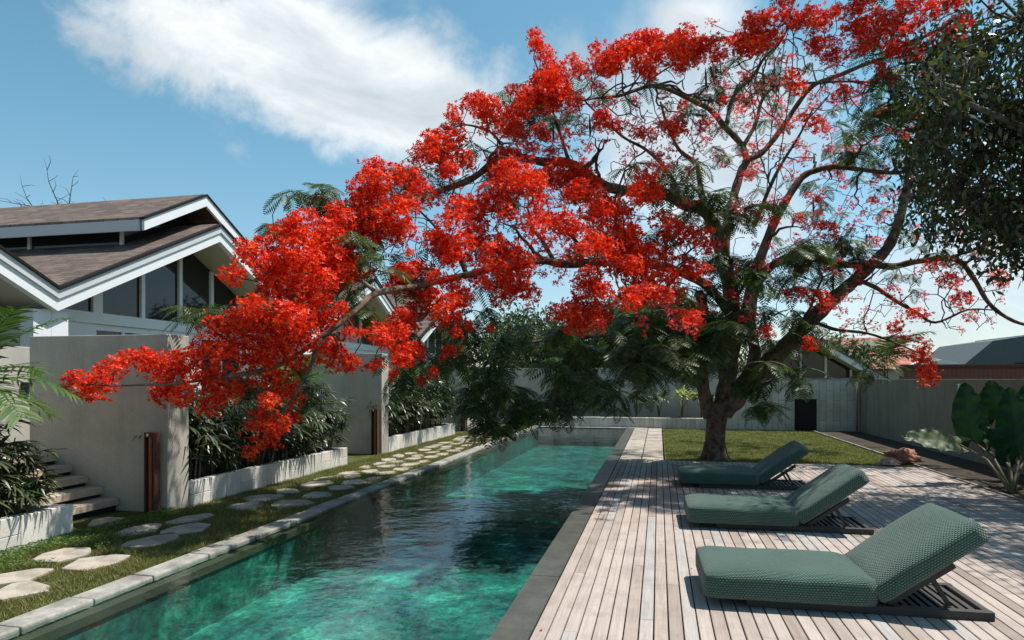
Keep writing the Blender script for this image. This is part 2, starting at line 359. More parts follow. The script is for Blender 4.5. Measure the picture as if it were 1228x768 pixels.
def rotmats(n):
    """n random rotation matrices"""
    q = rng.normal(size=(n, 4)); q /= np.linalg.norm(q, axis=1)[:, None]; a, b_, c_, d_ = q.T
    return np.stack([np.stack([1 - 2 * (c_ * c_ + d_ * d_), 2 * (b_ * c_ - a * d_), 2 * (b_ * d_ + a * c_)], -1),
                     np.stack([2 * (b_ * c_ + a * d_), 1 - 2 * (b_ * b_ + d_ * d_), 2 * (c_ * d_ - a * b_)], -1),
                     np.stack([2 * (b_ * d_ - a * c_), 2 * (c_ * d_ + a * b_), 1 - 2 * (b_ * b_ + c_ * c_)], -1)], 1)

# ------------------------------------------------------------------ ground, pool, deck
PX0, PX1, PY0, PY1 = -4.0, -1.03, -3.0, 22.1; WZ = -.018
def gsheet(x0, y0, x1, y1, z, mb): mb.add([(x0, y0, z), (x1, y0, z), (x1, y1, z), (x0, y1, z)], [(0, 1, 2, 3)])
mb = MB(); BIG = 600
gsheet(-BIG, -BIG, -4.2, BIG, -.03, mb); gsheet(-4.2, -BIG, -.9, PY0, -.03, mb); gsheet(-4.2, PY1 + .1, -.9, BIG, -.03, mb); gsheet(-.9, -BIG, BIG, BIG, -.13, mb)
tag(mb.build('ground', M_ground), kind='structure')
mb = MB(); gsheet(.12, 13.56, 4.62, 22.39, -.02, mb); gsheet(.12, 22.39, -3, 22.4, -.02, mb)
tag(mb.build('lawn', M_ground), kind='structure')
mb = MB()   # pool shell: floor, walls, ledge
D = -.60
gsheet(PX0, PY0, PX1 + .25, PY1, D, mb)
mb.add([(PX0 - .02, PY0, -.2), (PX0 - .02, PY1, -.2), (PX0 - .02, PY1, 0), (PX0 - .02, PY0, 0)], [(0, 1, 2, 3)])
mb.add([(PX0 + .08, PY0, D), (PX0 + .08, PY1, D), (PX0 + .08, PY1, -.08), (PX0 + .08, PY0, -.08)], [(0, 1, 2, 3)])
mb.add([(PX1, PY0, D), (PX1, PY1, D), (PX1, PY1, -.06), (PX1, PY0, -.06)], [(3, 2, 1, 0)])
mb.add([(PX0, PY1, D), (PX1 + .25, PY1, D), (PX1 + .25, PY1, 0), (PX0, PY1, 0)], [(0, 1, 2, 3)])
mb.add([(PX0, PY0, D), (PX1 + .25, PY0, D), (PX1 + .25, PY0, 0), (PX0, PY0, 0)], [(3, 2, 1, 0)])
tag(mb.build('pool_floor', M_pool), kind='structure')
mb = MB(); mb.box(PX0 - .01, PY0 + .01, -.12, PX0 + .10, PY1 - .01, -.055)
tag(mb.build('pool_ledge', stone('ledge_stone', (.13, .075, .055), .6)), kind='structure')
mb = MB(); gsheet(PX0 - .003, PY0, PX1 + .004, PY1, WZ, mb)
tag(mb.build('pool_water', M_water), kind='structure')
mb = MB(); y = PY0
while y < PY1:
    mb.box(PX1, y, -.3, DX0 - .012, min(y + 1.2, PY1) - .004, -.012 + .003 * random.random()); y += 1.2
tag(mb.build('pool_edge', M_edge), kind='structure')
mb = MB(); y = PY0; k = 0
while y < PY1 + .2:
    ln = random.uniform(.55, .75); jx = random.uniform(-.012, .012)
    mb.box(-4.22 + jx, y, -.05, -4.003 + jx * .2, y + ln - .010, .006 + random.uniform(-.003, .003)); y += ln
x = -4.0
while x < -.7:
    mb.box(x, PY1 - .0, -.05, x + .58, PY1 + .25, .006); x += .6
tag(bevel(mb.build('pool_coping', M_cope), .012), kind='structure')
# deck
mb = MB(); nx = int((4.66 - DX0) / PW)
for i in range(nx):
    x0 = DX0 + i * PW + .0045; x1 = x0 + PW - .009; y = -2.5 - (i * .381 % 1) * 3.4
    yend = 13.5 if x0 > -.0 else 13.5
    ys = [-2.6]; q = (math.floor(-2.6 / 3.4 + i * .381) + 1 - i * .381) * 3.4
    while q < yend: 
        if q > -2.5: ys.append(q)
        q += 3.4
    ys.append(yend)
    for a, b2 in zip(ys[:-1], ys[1:]):
        dz = random.uniform(-.0015, .0015)
        mb.box(x0, a + .0015, -.028, x1, b2 - .0015, dz)
dk = tag(mb.build('deck', M_deck), kind='structure'); bevel(dk, .003, 1)
mb = MB(); mb.box(DX0 + .01, -2.6, -.12, 4.64, 13.49, -.04)
tag(mb.build('deck_substructure', M_black), kind='structure')
mb = MB(); gy = 13.56                      # paved strip continuing past the deck
while gy < 22.0:
    for gx in (-.77, -.33): mb.box(gx, gy, -.08, gx + .42, gy + .62, .0 + random.uniform(-.004, .004))
    gy += .64
tag(bevel(mb.build('paved_path', M_step), .008), kind='structure')
mb = MB(); mb.box(4.68, 1, -.1, 6.02, 22.3, -.008)
tag(mb.build('planting_bed', M_soil), kind='structure')
mb = MB()
for i in range(16): mb.box(4.635, 1 + i * 1.32, -.1, 4.675, 1 + i * 1.32 + 1.315, .02)
tag(mb.build('bed_kerb', M_cope), kind='structure')

# ------------------------------------------------------------------ walls
def wall_thing(name, label, boxes, mat, cap=None, capmat=None):
    mb = MB()
    for bx in boxes: mb.box(*bx)
    o = tag(mb.build(name, mat), label, 'wall'); bevel(o, .008, 2); return o
wall_thing('garden_wall', 'grey rendered wall end beside the stone steps, rusty bollard in front', [(-7.9, 7.04, -.1, -5.85, 7.42, 2.15)], M_wall)
wall_thing('garden_wall', 'grey rendered wall beyond the long front planter, second steel bollard before it', [(-8.6, 13.55, -.1, -5.88, 13.93, 2.16)], M_wall)
wall_thing('garden_wall', 'narrow grey wall after the second planter, near the far end of the pool', [(-8.6, 20.2, -.1, -5.88, 20.55, 2.16)], M_wall)
wall_thing('garden_wall', 'pale wall behind the landing of the stone steps with a small black socket', [(-8.78, 3.0, -.1, -8.6, 9.0, 2.05)], M_house)
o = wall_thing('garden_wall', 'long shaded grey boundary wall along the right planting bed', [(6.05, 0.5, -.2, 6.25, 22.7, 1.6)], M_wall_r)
o = wall_thing('garden_wall', 'pale wall behind the low planter at the far end of the pool', [(-9.4, 24.0, -.1, 2.0, 24.2, 2.0)], M_house)
# clad wall with doorway
r = thing('clad_wall', (4.1, 22.4, 0), 'pale tile-clad garden wall with a small dark doorway beside the lawn', 'wall')
mb = MB(); mb.box(1.95, 22.41, -.1, 4.17, 22.66, 1.6); mb.box(4.17, 22.41, .98, 4.83, 22.66, 1.6); mb.box(4.83, 22.41, -.1, 6.045, 22.66, 1.6)
mb.build('wall', M_clad, r, off=(4.1, 22.4, 0))
mb = MB(); mb.box(4.172, 22.46, -.06, 4.828, 22.5, .978); mb.build('door', M_dark, r, off=(4.1, 22.4, 0))
mb = MB(); mb.box(1.9, 22.39, 1.601, 6.04, 22.68, 1.64); mb.build('coping', M_cope, r, off=(4.1, 22.4, 0))
mb = MB(); mb.box(4.76, 22.448, .42, 4.775, 22.46, .52); mb.build('handle', M_frame, r, off=(4.1, 22.4, 0))
# drainpipe and socket
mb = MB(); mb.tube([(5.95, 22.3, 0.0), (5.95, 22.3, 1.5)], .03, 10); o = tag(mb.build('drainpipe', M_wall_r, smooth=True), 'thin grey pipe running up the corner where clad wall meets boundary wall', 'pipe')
mb = MB(); mb.box(6.0, 15.3, 1.12, 6.048, 15.37, 1.5); tag(bevel(mb.build('wall_lamp', M_white), .01), 'small slim white fixture on the shaded boundary wall', 'fixture')
r = thing('wall_socket', (-8.59, 7.6, 1.5), 'small black socket box on the pale wall above the steps', 'socket')
mb = MB(); mb.box(-8.598, 7.53, 1.42, -8.56, 7.67, 1.56); bevel(mb.build('box', M_black, r, off=(-8.59, 7.6, 1.5)), .01)
# planters made of blocks
def planter(label, x1, y0, y1, h, depth, bl=.33):
    r = thing('stone_planter', (x1, (y0 + y1) / 2, 0), label, 'planter'); off = (x1, (y0 + y1) / 2, 0)
    mb = MB(); n = max(1, round((y1 - y0) / bl)); s_ = (y1 - y0) / n
    for i in range(n):
        a = y0 + i * s_; j = random.uniform(0, .004)
        if random.random() < .3:
            mb.box(x1 - .12, a, -.1, x1 + j, a + s_ - .004, h * .42); mb.box(x1 - .12, a, h * .42 + .004, x1 + j, a + s_ - .004, h)
        else: mb.box(x1 - .12, a, -.1, x1 + j, a + s_ - .004, h + random.uniform(-.003, .003))
    mb.box(x1 - depth, y0, -.1, x1 - .122, y0 + .1, h - .004); mb.box(x1 - depth, y1 - .1, -.1, x1 - .122, y1 - .002, h - .004)
    bevel(mb.build('block_wall', M_block, r, off=off), .005, 1)
    mb = MB(); mb.box(x1 - depth, y0 + .1, -.1, x1 - .12, y1 - .1, h - .06); mb.build('soil', M_soil, r, off=off)
    return r
planter('low white block planter at the near left, below the areca palm', -5.93, 2.0, 5.78, .30, 1.6, .3)
planter('long low white block planter between the first and second garden walls', -5.80, 7.44, 11.75, .30, 1.4)
planter('low white block planter between the second and third garden walls', -5.88, 13.95, 18.9, .30, 1.4)
planter('low white block planter past the third garden wall', -5.88, 20.57, 22.3, .30, 1.4)
# back planter runs along x
r = thing('stone_planter', (-1, 22.5, 0), 'low sunlit stone planter across the far end of the pool', 'planter')
mb = MB(); n = 40
for i in range(n):
    a = -4.0 + i * 5.9 / n; mb.box(a, 22.42, -.1, a + 5.9 / n - .006, 22.55, .33 + random.uniform(-.003, .003))
bevel(mb.build('block_wall', M_block, r, off=(-1, 22.5, 0)), .005, 1)
mb = MB(); mb.box(-4.0, 22.56, -.1, 1.9, 23.99, .26); mb.build('soil', M_soil, r, off=(-1, 22.5, 0))
# steps
r = thing('stone_steps', (-7, 6.4, 0), 'pale stone steps with dark gaps climbing beside the grey wall end', 'steps')
xs = [-6.53, -6.76, -6.99, -7.22, -7.45]
for i, x in enumerate(xs):
    z1 = .13 * (i + 1)
    mb = MB(); mb.box(x - .36, 5.5, z1 - .085, x, 7.035, z1); bevel(mb.build('tread', M_tread, r, off=(-7, 6.4, 0)), .006, 1)
mb = MB()
for i, x in enumerate(xs): mb.box(x - .30, 5.52, -.05 if i == 0 else .13 * i - .0, x - .05, 7.03, .13 * (i + 1) - .086)
mb.build('riser', M_dark, r, off=(-7, 6.4, 0))
mb = MB(); mb.box(-8.595, 5.0, -.05, -7.76, 7.03, .62); mb.build('landing', M_tread, r, off=(-7, 6.4, 0))
# rusty bollards
def bollard(x, y, label):
    r = thing('bollard_light', (x, y, 0), label, 'bollard', 'rusty steel bollards before the garden walls')
    mb = MB(); mb.box(-.075, -.05, -.03, -.058, .05, .96); mb.box(.05, -.05, -.03, .067, .05, .96); mb.box(-.058, .032, -.03, .05, .05, .96); bevel(mb.build('channel', M_rustd, r), .002, 1)
    mb = MB(); mb.box(-.012, -.046, -.03, .028, .03, .90); mb.build('post', M_rust, r)
    mb = MB(); mb.box(-.057, -.048, .90, .049, .03, .958); mb.build('cap', M_rustd, r)
    mb = MB(); mb.box(-.035, -.056, .915, -.012, -.0485, .945); mb.build('lamp_lens', M_ply, r)
    return r
bollard(-5.97, 6.93, 'rusty steel bollard light standing against the nearest grey wall end')
bollard(-5.98, 13.44, 'rusty steel bollard light against the second garden wall')
bollard(-5.98, 20.1, 'small far rusty bollard light at the third garden wall')

# ------------------------------------------------------------------ houses (one gable each, a saw-tooth row)
def house(yr, label):
    r = thing('gable_house', (-9.5, yr, 0), label, 'house', 'row of gabled villas left of the pool'); sl_ = .476; LEN = -9.0
    def zt(y, top): return top - sl_ * abs(y)
    def strip(mb, t0, t1, x0, x1, hw=4.1, s2=sl_):
        for s_ in (-1, 1):
            a = (0, t1); b2 = (s_ * hw, t1 - s2 * hw); c_ = (s_ * hw, t0 - s2 * hw); d_ = (0, t0)
            poly = [d_, c_, b2, a] if s_ > 0 else [d_, a, b2, c_]
            mb.prismx(poly, x0, x1)
    mb = MB(); strip(mb, 4.86, 5.0, -.06, 0); mb.build('bargeboard', plain('grey_white_paint', (.55, .56, .57), .6, var=.05) if 'grey_white_paint' not in MATS else MATS['grey_white_paint'], r)
    mb = MB(); strip(mb, 4.66, 4.857, -.16, -.03); mb.build('bargeboard', M_white, r)
    mb = MB(); strip(mb, 5.003, 5.05, -.10, .03); mb.build('roof_edge', M_black, r)
    rf = MB(); strip(rf, 5.0, 5.06, LEN, -.101); rfo = rf.build('roof', M_roof, r)
    mb = MB(); strip(mb, 4.70, 4.74, -1.08, -.165, 4.09); mb.build('soffit', M_soffit, r)
    # facade
    zb0, zb1 = 2.66, 2.87
    mb = MB(); mb.box(-1.12, -3.74, zb0, -.96, 3.74, zb1); mb.build('beam', M_white, r)
    posts = [-3.40, -2.33, -1.18, -.06, 1.02, 2.14, 3.26]
    for p in posts:
        wd = .11 if p == -2.33 else .05
        top = 4.69 - sl_ * (abs(p) + wd)
        if top > zb1: 
            mb = MB(); mb.box(-1.10, p - wd, zb1 + .002, -.98, p + wd, top); mb.build('post', M_white, r)
    edges = [-3.74] + posts + [3.74]
    for a, b2 in zip(edges[:-1], edges[1:]):
        pl = [(a, zb1 + .01), (b2, zb1 + .01), (b2, max(zb1 + .02, 4.69 - sl_ * abs(b2)))]
        if a < 0 < b2: pl.append((0, 4.69))
        pl.append((a, max(zb1 + .02, 4.69 - sl_ * abs(a))))
        mb = MB(); mb.prismx(pl, -1.06, -1.04); mb.build('glass_pane', M_glass, r)
    # lower storey
    mb = MB(); mb.box(-1.10, -3.74, -.05, -1.0, -2.4, zb0 - .002); mb.box(-1.10, -.95, -.05, -1.0, .6, zb0 - .002); mb.box(-1.10, 2.2, -.05, -1.0, 3.74, zb0 - .002)
    mb.box(-1.10, -2.4, -.05, -1.0, -.95, .9); mb.box(-1.10, .6, -.05, -1.0, 2.2, .9); mb.build('wall', M_white, r)
    for a, b2 in ((-2.4, -.95), (.6, 2.2)):
        mb = MB(); mid = (a + b2) / 2
        for (u, v) in ((a, a + .06), (mid - .03, mid + .03), (b2 - .06, b2)): mb.box(-1.08, u, .902, -1.01, v, zb0 - .004)
        for (u, v) in ((.902, .96), (2.54, 2.654)): mb.box(-1.079, a + .062, u, -1.012, mid - .032, v); mb.box(-1.079, mid + .032, u, -1.012, b2 - .062, v)
        fo = mb.build('window_frame', M_white, r)
        mb = MB(); mb.box(-1.055, a + .01, .91, -1.045, b2 - .01, 2.65); mb.build('glass_pane', M_glass, r)
    for s_ in (-1, 1):
        a, b2 = sorted((s_ * 4.097, s_ * 3.78)); mb = MB(); mb.box(-.42, a, -.05, -.163, b2, 2.72); mb.build('column', M_white, r)
        a, b2 = sorted((s_ * 4.097, s_ * 3.75)); mb = MB(); mb.box(LEN, a, -.05, -.425, b2, 2.70); mb.build('side_wall', M_house, r)
    mb = MB(); mb.prismx([(-3.74, -.05), (3.74, -.05), (3.74, 2.7), (0, 4.55), (-3.74, 2.7)], LEN, LEN + .1); mb.build('rear_wall', M_house, r)
    # monitor roof with clerestory
    ms = .51
    mb = MB(); strip(mb, 5.47, 5.69, -.43, -.37, 1.85, ms); mb.build('bargeboard', M_white, r)
    mb = MB(); strip(mb, 5.693, 5.735, -.46, -.345, 1.88, ms); mb.build('roof_edge', M_black, r)
    mb = MB(); strip(mb, 5.69, 5.74, LEN, -.461, 1.85, ms); mb.build('roof', M_roof, r)
    mb = MB()
    for s_ in (-1, 1):
        a, b2 = sorted((s_ * 1.852, s_ * 1.89)); mb.box(LEN, a, 4.52, -.462, b2, 4.735)
    mb.build('fascia', MATS['grey_white_paint'], r)
    mb = MB()
    for s_ in (-1, 1):
        a, b2 = sorted((s_ * 1.45, s_ * 1.41)); mb.box(LEN + .05, a, 4.25, -1.2, b2, 4.95)
    mb.prismx([(-1.405, 4.3), (1.405, 4.3), (1.405, 4.93), (0, 5.45), (-1.405, 4.93)], -1.24, -1.2)
    mb.build('clerestory_glass', M_glass, r)
    for s_ in (-1, 1):
        for k in range(4):
            a, b2 = sorted((s_ * 1.455, s_ * 1.50)); xx = -1.2 - k * 2.3; mb = MB(); mb.box(xx - .07, a, 4.3, xx, b2, 4.93); mb.build('clerestory_post', M_white, r)
    return r
house(13.1, 'nearest full white gable with brown shingle roof and tall triangular glazing')
house(4.9, 'gabled house cut off by the left edge behind the areca palm')
house(21.3, 'middle white gable half hidden behind the red blossom')
house(29.5, 'farthest white gable in the row, glimpsed past the third garden wall')
# ------------------------------------------------------------------ background beyond the wall
def far_gable():
    r = thing('gable_house', (6.6, 33, 0), 'white gabled house with glazed front showing above the right end of the clad wall', 'house')
    h = 3.75; s_ = .62; hw = 3.6
    def st(t0, t1, y0, y1, name, mat):
        mb = MB()
        for q in (-1, 1):
            a = [(0, t0), (q * hw, t0 - s_ * hw), (q * hw, t1 - s_ * hw), (0, t1)]
            if q < 0: a = a[::-1]
            mb.prismy(a, y0, y1)
        mb.build(name, mat, r)
    st(h - .28, h, 0, .07, 'bargeboard', M_white); st(h + .003, h + .07, -.04, 8, 'roof', M_roof); st(h - .3, h - .25, .072, 1.0, 'soffit', M_soffit)
    mb = MB(); mb.prismy([(-hw + .2, -.1), (hw - .2, -.1), (hw - .2, h - .3 - s_ * (hw - .2)), (0, h - .3), (-hw + .2, h - .3 - s_ * (hw - .2))], 1.0, 1.05); mb.build('glass_pane', M_glass, r)
    for x in (-2.2, -1.1, 0, 1.1, 2.2):
        mb = MB(); mb.box(x - .05, .93, -.1, x + .05, .998, h - .32 - s_ * abs(x) - .02); mb.build('post', M_white, r)
far_gable()
r = thing('tiled_roof_house', (12.6, 42, 0), 'far house with an orange tiled roof above the boundary wall', 'house')
mb = MB(); mb.box(-3.2, .3, -.1, 3.6, 7, 2.3); mb.build('wall', M_house, r)
mb = MB(); mb.add([(-3.8, 0, 2.2), (4.2, 0, 2.2), (4.2, 7.5, 2.2), (-3.8, 7.5, 2.2), (-1.6, 3.5, 4.2), (.6, 3.5, 4.2)], [(0, 1, 5, 4), (1, 2, 5), (2, 3, 4, 5), (3, 0, 4), (0, 3, 2, 1)]); mb.build('roof', M_tileorange, r)
mb = MB(); mb.box(-3.8, -.04, 2.1, 4.2, -.003, 2.2); mb.build('fascia', M_frame, r)
r = thing('barn', (20.2, 46, 0), 'dark grey barn-like building at the far right with a paler wing', 'building')
Y = 0
mb = MB(); mb.prismy([(-2.2, -.1), (2.0, -.1), (2.0, 4.3), (-.3, 3.95), (-2.2, 2.2)][::1], 0, 8); mb.build('wall', plain('dark_cladding', (.075, .10, .105), .8, var=.15), r)
mb = MB(); mb.box(.9, -.05, 1.5, 1.9, -.003, 2.6); mb.build('door', M_dark, r)
mb = MB(); mb.box(2.01, -.2, -.1, 9, 8, 4.35); mb.build('wing', stone('pale_cladding', (.26, .31, .32), .9, 8), r)
mb = MB(); mb.box(-2.6, -.3, 0, -2.2, 0, 0); 
r = thing('board_fence', (12.5, 30, 0), 'reddish brown board fence beyond the boundary wall', 'fence')
mb = MB()
for i in range(46): mb.box(-2.9 + i * .16, 0, -.1, -2.9 + i * .16 + .152, .03, 2.2)
mb.build('board', plain('red_brown_board', (.17, .06, .045), .8, var=.25, sc=3), r)
mb = MB(); mb.box(-2.9, -.06, 2.05, 4.45, -.002, 2.14); mb.build('rail', M_rustd, r)
r = thing('white_canopy', (13.4, 36, 0), 'small white rounded canopy behind the brown fence', 'canopy')
mb = MB(); ring = []
for k in range(9):
    a = math.pi * k / 8; ring.append((-1.1 * math.cos(a), 1.8 + .75 * math.sin(a)))
mb.prismy(ring[::-1], 0, 2.2); mb.build('cover', M_white, r)
mb = MB(); mb.box(-1.0, .1, -.1, -.9, .2, 1.85); mb.box(.9, .1, -.1, 1.0, .2, 1.85); mb.build('leg', M_frame, r)

# ------------------------------------------------------------------ loungers
from mathutils import noise as noise_
def cushion_mesh(name, lx, ly, lz, b=.045, seed=0):
    """rounded, slightly domed cushion with UVs in metres; local box (0..lx, 0..ly, 0..lz)"""
    bm = bmesh.new(); nx_, ny_, nz_ = max(4, int(lx / .06)), max(4, int(ly / .06)), 4
    bmesh.ops.create_cube(bm, size=1)
    bmesh.ops.subdivide_edges(bm, edges=bm.edges[:], cuts=11, use_grid_fill=True)
    uvl = bm.loops.layers.uv.new('UVMap')
    hs = np.array([lx, ly, lz]) / 2
    raw = {}
    for v in bm.verts:
        p = np.array(v.co) * 2; q = p * hs
        raw[v.index] = q.copy()
        inner = np.clip(q, -(hs - b), hs - b); d = q - inner; n_ = np.linalg.norm(d)
        if n_ > 1e-6: 
            q = inner + d / n_ * b if n_ > b * .999 or True else q
        dome = (1 - p[0] ** 4) * (1 - p[1] ** 4)
        q[2] += .018 * dome * (1 if p[2] > 0 else .2) * abs(p[2])
        q[1] += math.copysign(.010, p[1]) * (1 - p[0] ** 4) * (1 - p[2] ** 2) * abs(p[1]) ** 3
        nz = noise_.noise(Vector((q[0] * 2.6 + seed * 7, q[1] * 3.2, seed * 3.1))) * .011 + noise_.noise(Vector((q[0] * 7 + seed * 5, q[1] * 5, seed))) * .004
        q[2] += nz * (1 if p[2] > 0 else .1); q[1] += noise_.noise(Vector((q[0] * 3.5, seed * 4.3, p[1] * 2))) * .008
        v.co = Vector(q + hs)
    bm.verts.index_update()
    for f in bm.faces:
        n_ = f.normal; c_ = [raw[v.index] for v in f.verts]; m_ = np.mean(c_, 0) / hs; ax = int(np.argmax(np.abs(m_)))
        for lp in f.loops:
            q = raw[lp.vert.index]
            if ax == 2: uv_ = (q[0], q[1])
            elif ax == 1: uv_ = (q[0], math.copysign(1, q[1]) * (hs[1] + hs[2] - q[2]))
            else: uv_ = (math.copysign(1, q[0]) * (hs[0] + hs[2] - q[2]), q[1])
            lp[uvl].uv = (uv_[0] + 5, uv_[1] + 5)
        f.smooth = True
    me = bpy.data.meshes.new(name); bm.to_mesh(me); bm.free(); me.materials.append(M_weave); return me
def lounger(loc, rz, label, sd):
    r = thing('sun_lounger', loc, label, 'sun lounger', 'green sun loungers on the timber deck', math.radians(rz))
    Wd = .80
    o = link('seat_cushion', cushion_mesh('seat_cushion', 1.14, Wd, .20, .05, sd), r); o.location = (0, 0, .05)
    o = link('back_cushion', cushion_mesh('back_cushion', .82, Wd, .160, .045, sd + .5), r); o.location = (1.165, 0, .07); o.rotation_euler = (0, -math.radians(36), 0)
    mb = MB()
    for y in (.07, Wd - .12): mb.box(.30, y, .0, 1.86, y + .05, .06)
    mb.box(.30, .122, 0.004, .35, Wd - .122, .056); mb.box(1.81, .122, .004, 1.858, Wd - .122, .056); bevel(mb.build('frame', M_frame, r), .004, 1)
    for k in range(11):
        mb = MB(); x = 1.16 + k * .058; mb.box(x, .123, .02, x + .034, Wd - .123, .05); mb.build('slat', M_frame, r)
    # tilted back support
    ca, sa = math.cos(math.radians(35)), math.sin(math.radians(35))
    for y in (.12, Wd - .16):
        mb = MB()
        mb.prismy([(1.22, .075), (1.22 + .50 * ca, .075 + .50 * sa), (1.24 + .50 * ca, .045 + .50 * sa), (1.24, .045)][::-1], y, y + .04)
        mb.prismy([(1.50, .24), (1.53, .25), (1.64, .06), (1.61, .06)][::-1], y + .0395, y + .07)
        mb.build('back_support', M_frame, r)
    return r
lounger((.31, 4.86, 0), 1.5, 'nearest green woven sun lounger, fully in the sun', 1)
lounger((.30, 7.38, 0), 1.0, 'middle green sun lounger of the three, half in tree shade', 2)
lounger((.29, 10.15, 0), .5, 'farthest green sun lounger, just in front of the tree trunk', 3)
# rocks
def rock(name, loc, s_, mat, label, seed):
    bm = bmesh.new(); bmesh.ops.create_icosphere(bm, subdivisions=4, radius=1)
    rr = random.Random(seed); from mathutils import noise
    for v in bm.verts:
        n_ = noise.noise(v.co * 1.3 + Vector((seed, 0, 0))) * .5 + noise.noise(v.co * 3.5 + Vector((seed, 3, 0))) * .3 + abs(noise.noise(v.co * 7)) * .18
        v.co *= (1 + n_); v.co = Vector((v.co.x * s_[0], v.co.y * s_[1], max(v.co.z, -.3) * s_[2]))
    me = bpy.data.meshes.new(name); bm.to_mesh(me); bm.free(); me.materials.append(mat); me.polygons.foreach_set('use_smooth', [True] * len(me.polygons))
    o = link(name, me); o.location = loc; return tag(o, label, 'rock', 'rocks at the edge of the lawn')
g_ = G(1083, 556); rock('rock', (g_[0], g_[1], .10), (.27, .2, .17), M_rock, 'large reddish rock where deck, lawn and bed meet', 3)
g_ = G(1063, 558); rock('rock', (g_[0], g_[1] - .1, .05), (.16, .12, .08), M_rockp, 'small pale rock beside the large reddish rock', 8)

# ------------------------------------------------------------------ stepping stones
def stone_mesh(rx, ry, seed, rot):
    rr = random.Random(seed); n = rr.randint(6, 8); pts = []
    for k in range(n):
        a = 2 * math.pi * (k + rr.uniform(-.4, .4)) / n; q = rr.uniform(.72, 1.12)
        x, y = rx * q * math.cos(a), ry * q * math.sin(a); pts.append((x * math.cos(rot) - y * math.sin(rot), x * math.sin(rot) + y * math.cos(rot)))
    mb = MB(); v = [(x, y, -.05) for x, y in pts] + [(x, y, .0) for x, y in pts]
    mb.add(v, [tuple(range(n, 2 * n))] + [(i, (i + 1) % n, n + (i + 1) % n, n + i) for i in range(n)]); return mb, pts
STONES = []
near = [(125, 624, .24, .2, 'pale flagstone directly below the stone steps'), (75, 664, .21, .23, 'flagstone in sun just right of the near block planter'),
        (115, 672, .24, .22, 'long sunlit flagstone between the near planter and the pool coping'), (18, 690, .2, .22, 'flagstone cut by the left edge, the upper of two'),
        (18, 706, .26, .2, 'flagstone nearest the camera at the left edge'), (168, 633, .2, .25, 'flagstone in front of the nearest rusty bollard'),
        (182, 647, .24, .24, 'shaded flagstone nearest the pool before the wall end'), (222, 633, .22, .25, 'shaded flagstone below the lit wall end'), (226, 621, .2, .24, 'flagstone at the foot of the lit wall end')]
for i, (px, py, rx, ry, lb) in enumerate(near):
    c_ = G(px, py); mb, pts = stone_mesh(rx, ry * 1.35, 100 + i, random.uniform(-.3, .3)); o = bevel(mb.build('stepping_stone', M_step), .006, 1); o.location = (c_[0], c_[1], -.008)
    tag(o, lb, 'stepping stone', 'stepping stones in the grass path'); STONES.append((c_[0], c_[1], max(rx, ry * 1.2)))
y = 7.6; k = 0
while y < 22:
    sp_ = .62
    nst = 2 if y < 9.5 else 3
    for j in range(nst):
        x = -5.45 + (j + .5) * 1.05 / nst + random.uniform(-.07, .07) ; yy = y + random.uniform(-.12, .12) + (j % 2) * .25
        rx = 1.0 / nst * .46 * random.uniform(.7, 1.1)
        mb, pts = stone_mesh(rx * 1.2, .34 * random.uniform(.8, 1.05), 300 + k, random.uniform(-.35, .35)); o = bevel(mb.build('stepping_stone', M_step), .006, 1); o.location = (x, yy, -.009 + random.uniform(-.006, .004))
        lb = 'irregular flagstone set in the grass alongside the long front planter' if yy < 11.9 else 'irregular flagstone in the path between the second wall and the end of the pool'
        tag(o, lb, 'stepping stone', 'stepping stones beside the front planter' if yy < 11.9 else 'stepping stones on the far path'); STONES.append((x, yy, rx)); k += 1
    y += sp_
# grass blades
def grass(name, n, x0, x1, y0, y1, hmin, hmax, wd, mat, base=-.02, power=1.0, avoid=True):
    u = rng.random(n); yy = y0 + (y1 - y0) * u ** power; xx = x0 + (x1 - x0) * rng.random(n)
    keep = np.ones(n, bool)
    if avoid:
        for (sx_, sy_, r_) in STONES: keep &= ((xx - sx_) ** 2 / (r_ * .95) ** 2 + (yy - sy_) ** 2 / (r_ * 1.25) ** 2) > .8
    # clumps
    cl = (np.sin(xx * 5.1 + np.sin(yy * 3.3) * 2) + np.sin(yy * 4.7 + np.sin(xx * 6.1) * 2)) / 4 + .5
    keep &= rng.random(n) < (.45 + .55 * cl)
    xx, yy, cl = xx[keep], yy[keep], cl[keep]; n = len(xx)
    a = rng.random(n) * 2 * np.pi; h = (hmin + (hmax - hmin) * rng.random(n)) * (.6 + .6 * cl); lean = h * (.3 + .9 * rng.random(n)); b_ = rng.random(n) * 2 * np.pi
    c_, s_ = np.cos(a) * wd / 2, np.sin(a) * wd / 2
    v = np.zeros((n, 3, 3)); v[:, 0] = np.stack([xx - c_, yy - s_, np.full(n, base)], 1); v[:, 1] = np.stack([xx + c_, yy + s_, np.full(n, base)], 1)
    v[:, 2] = np.stack([xx + np.cos(b_) * lean, yy + np.sin(b_) * lean, base + h], 1)
    return tag(link(name, quads_mesh(name, v.reshape(-1, 3), 3, mat)), kind='stuff')
o = grass('grass', 210000, -5.84, -4.24, 2.8, 22.2, .022, .055, .008, M_grass, -.03, 1.7); tag(o, 'short patchy grass between the stepping stones', 'grass')
o = grass('lawn_grass', 70000, .14, 4.62, 13.56, 22.38, .02, .04, .014, M_grass, -.02, 1.4, False); tag(o, 'short sun-flecked lawn beyond the timber deck', 'grass')
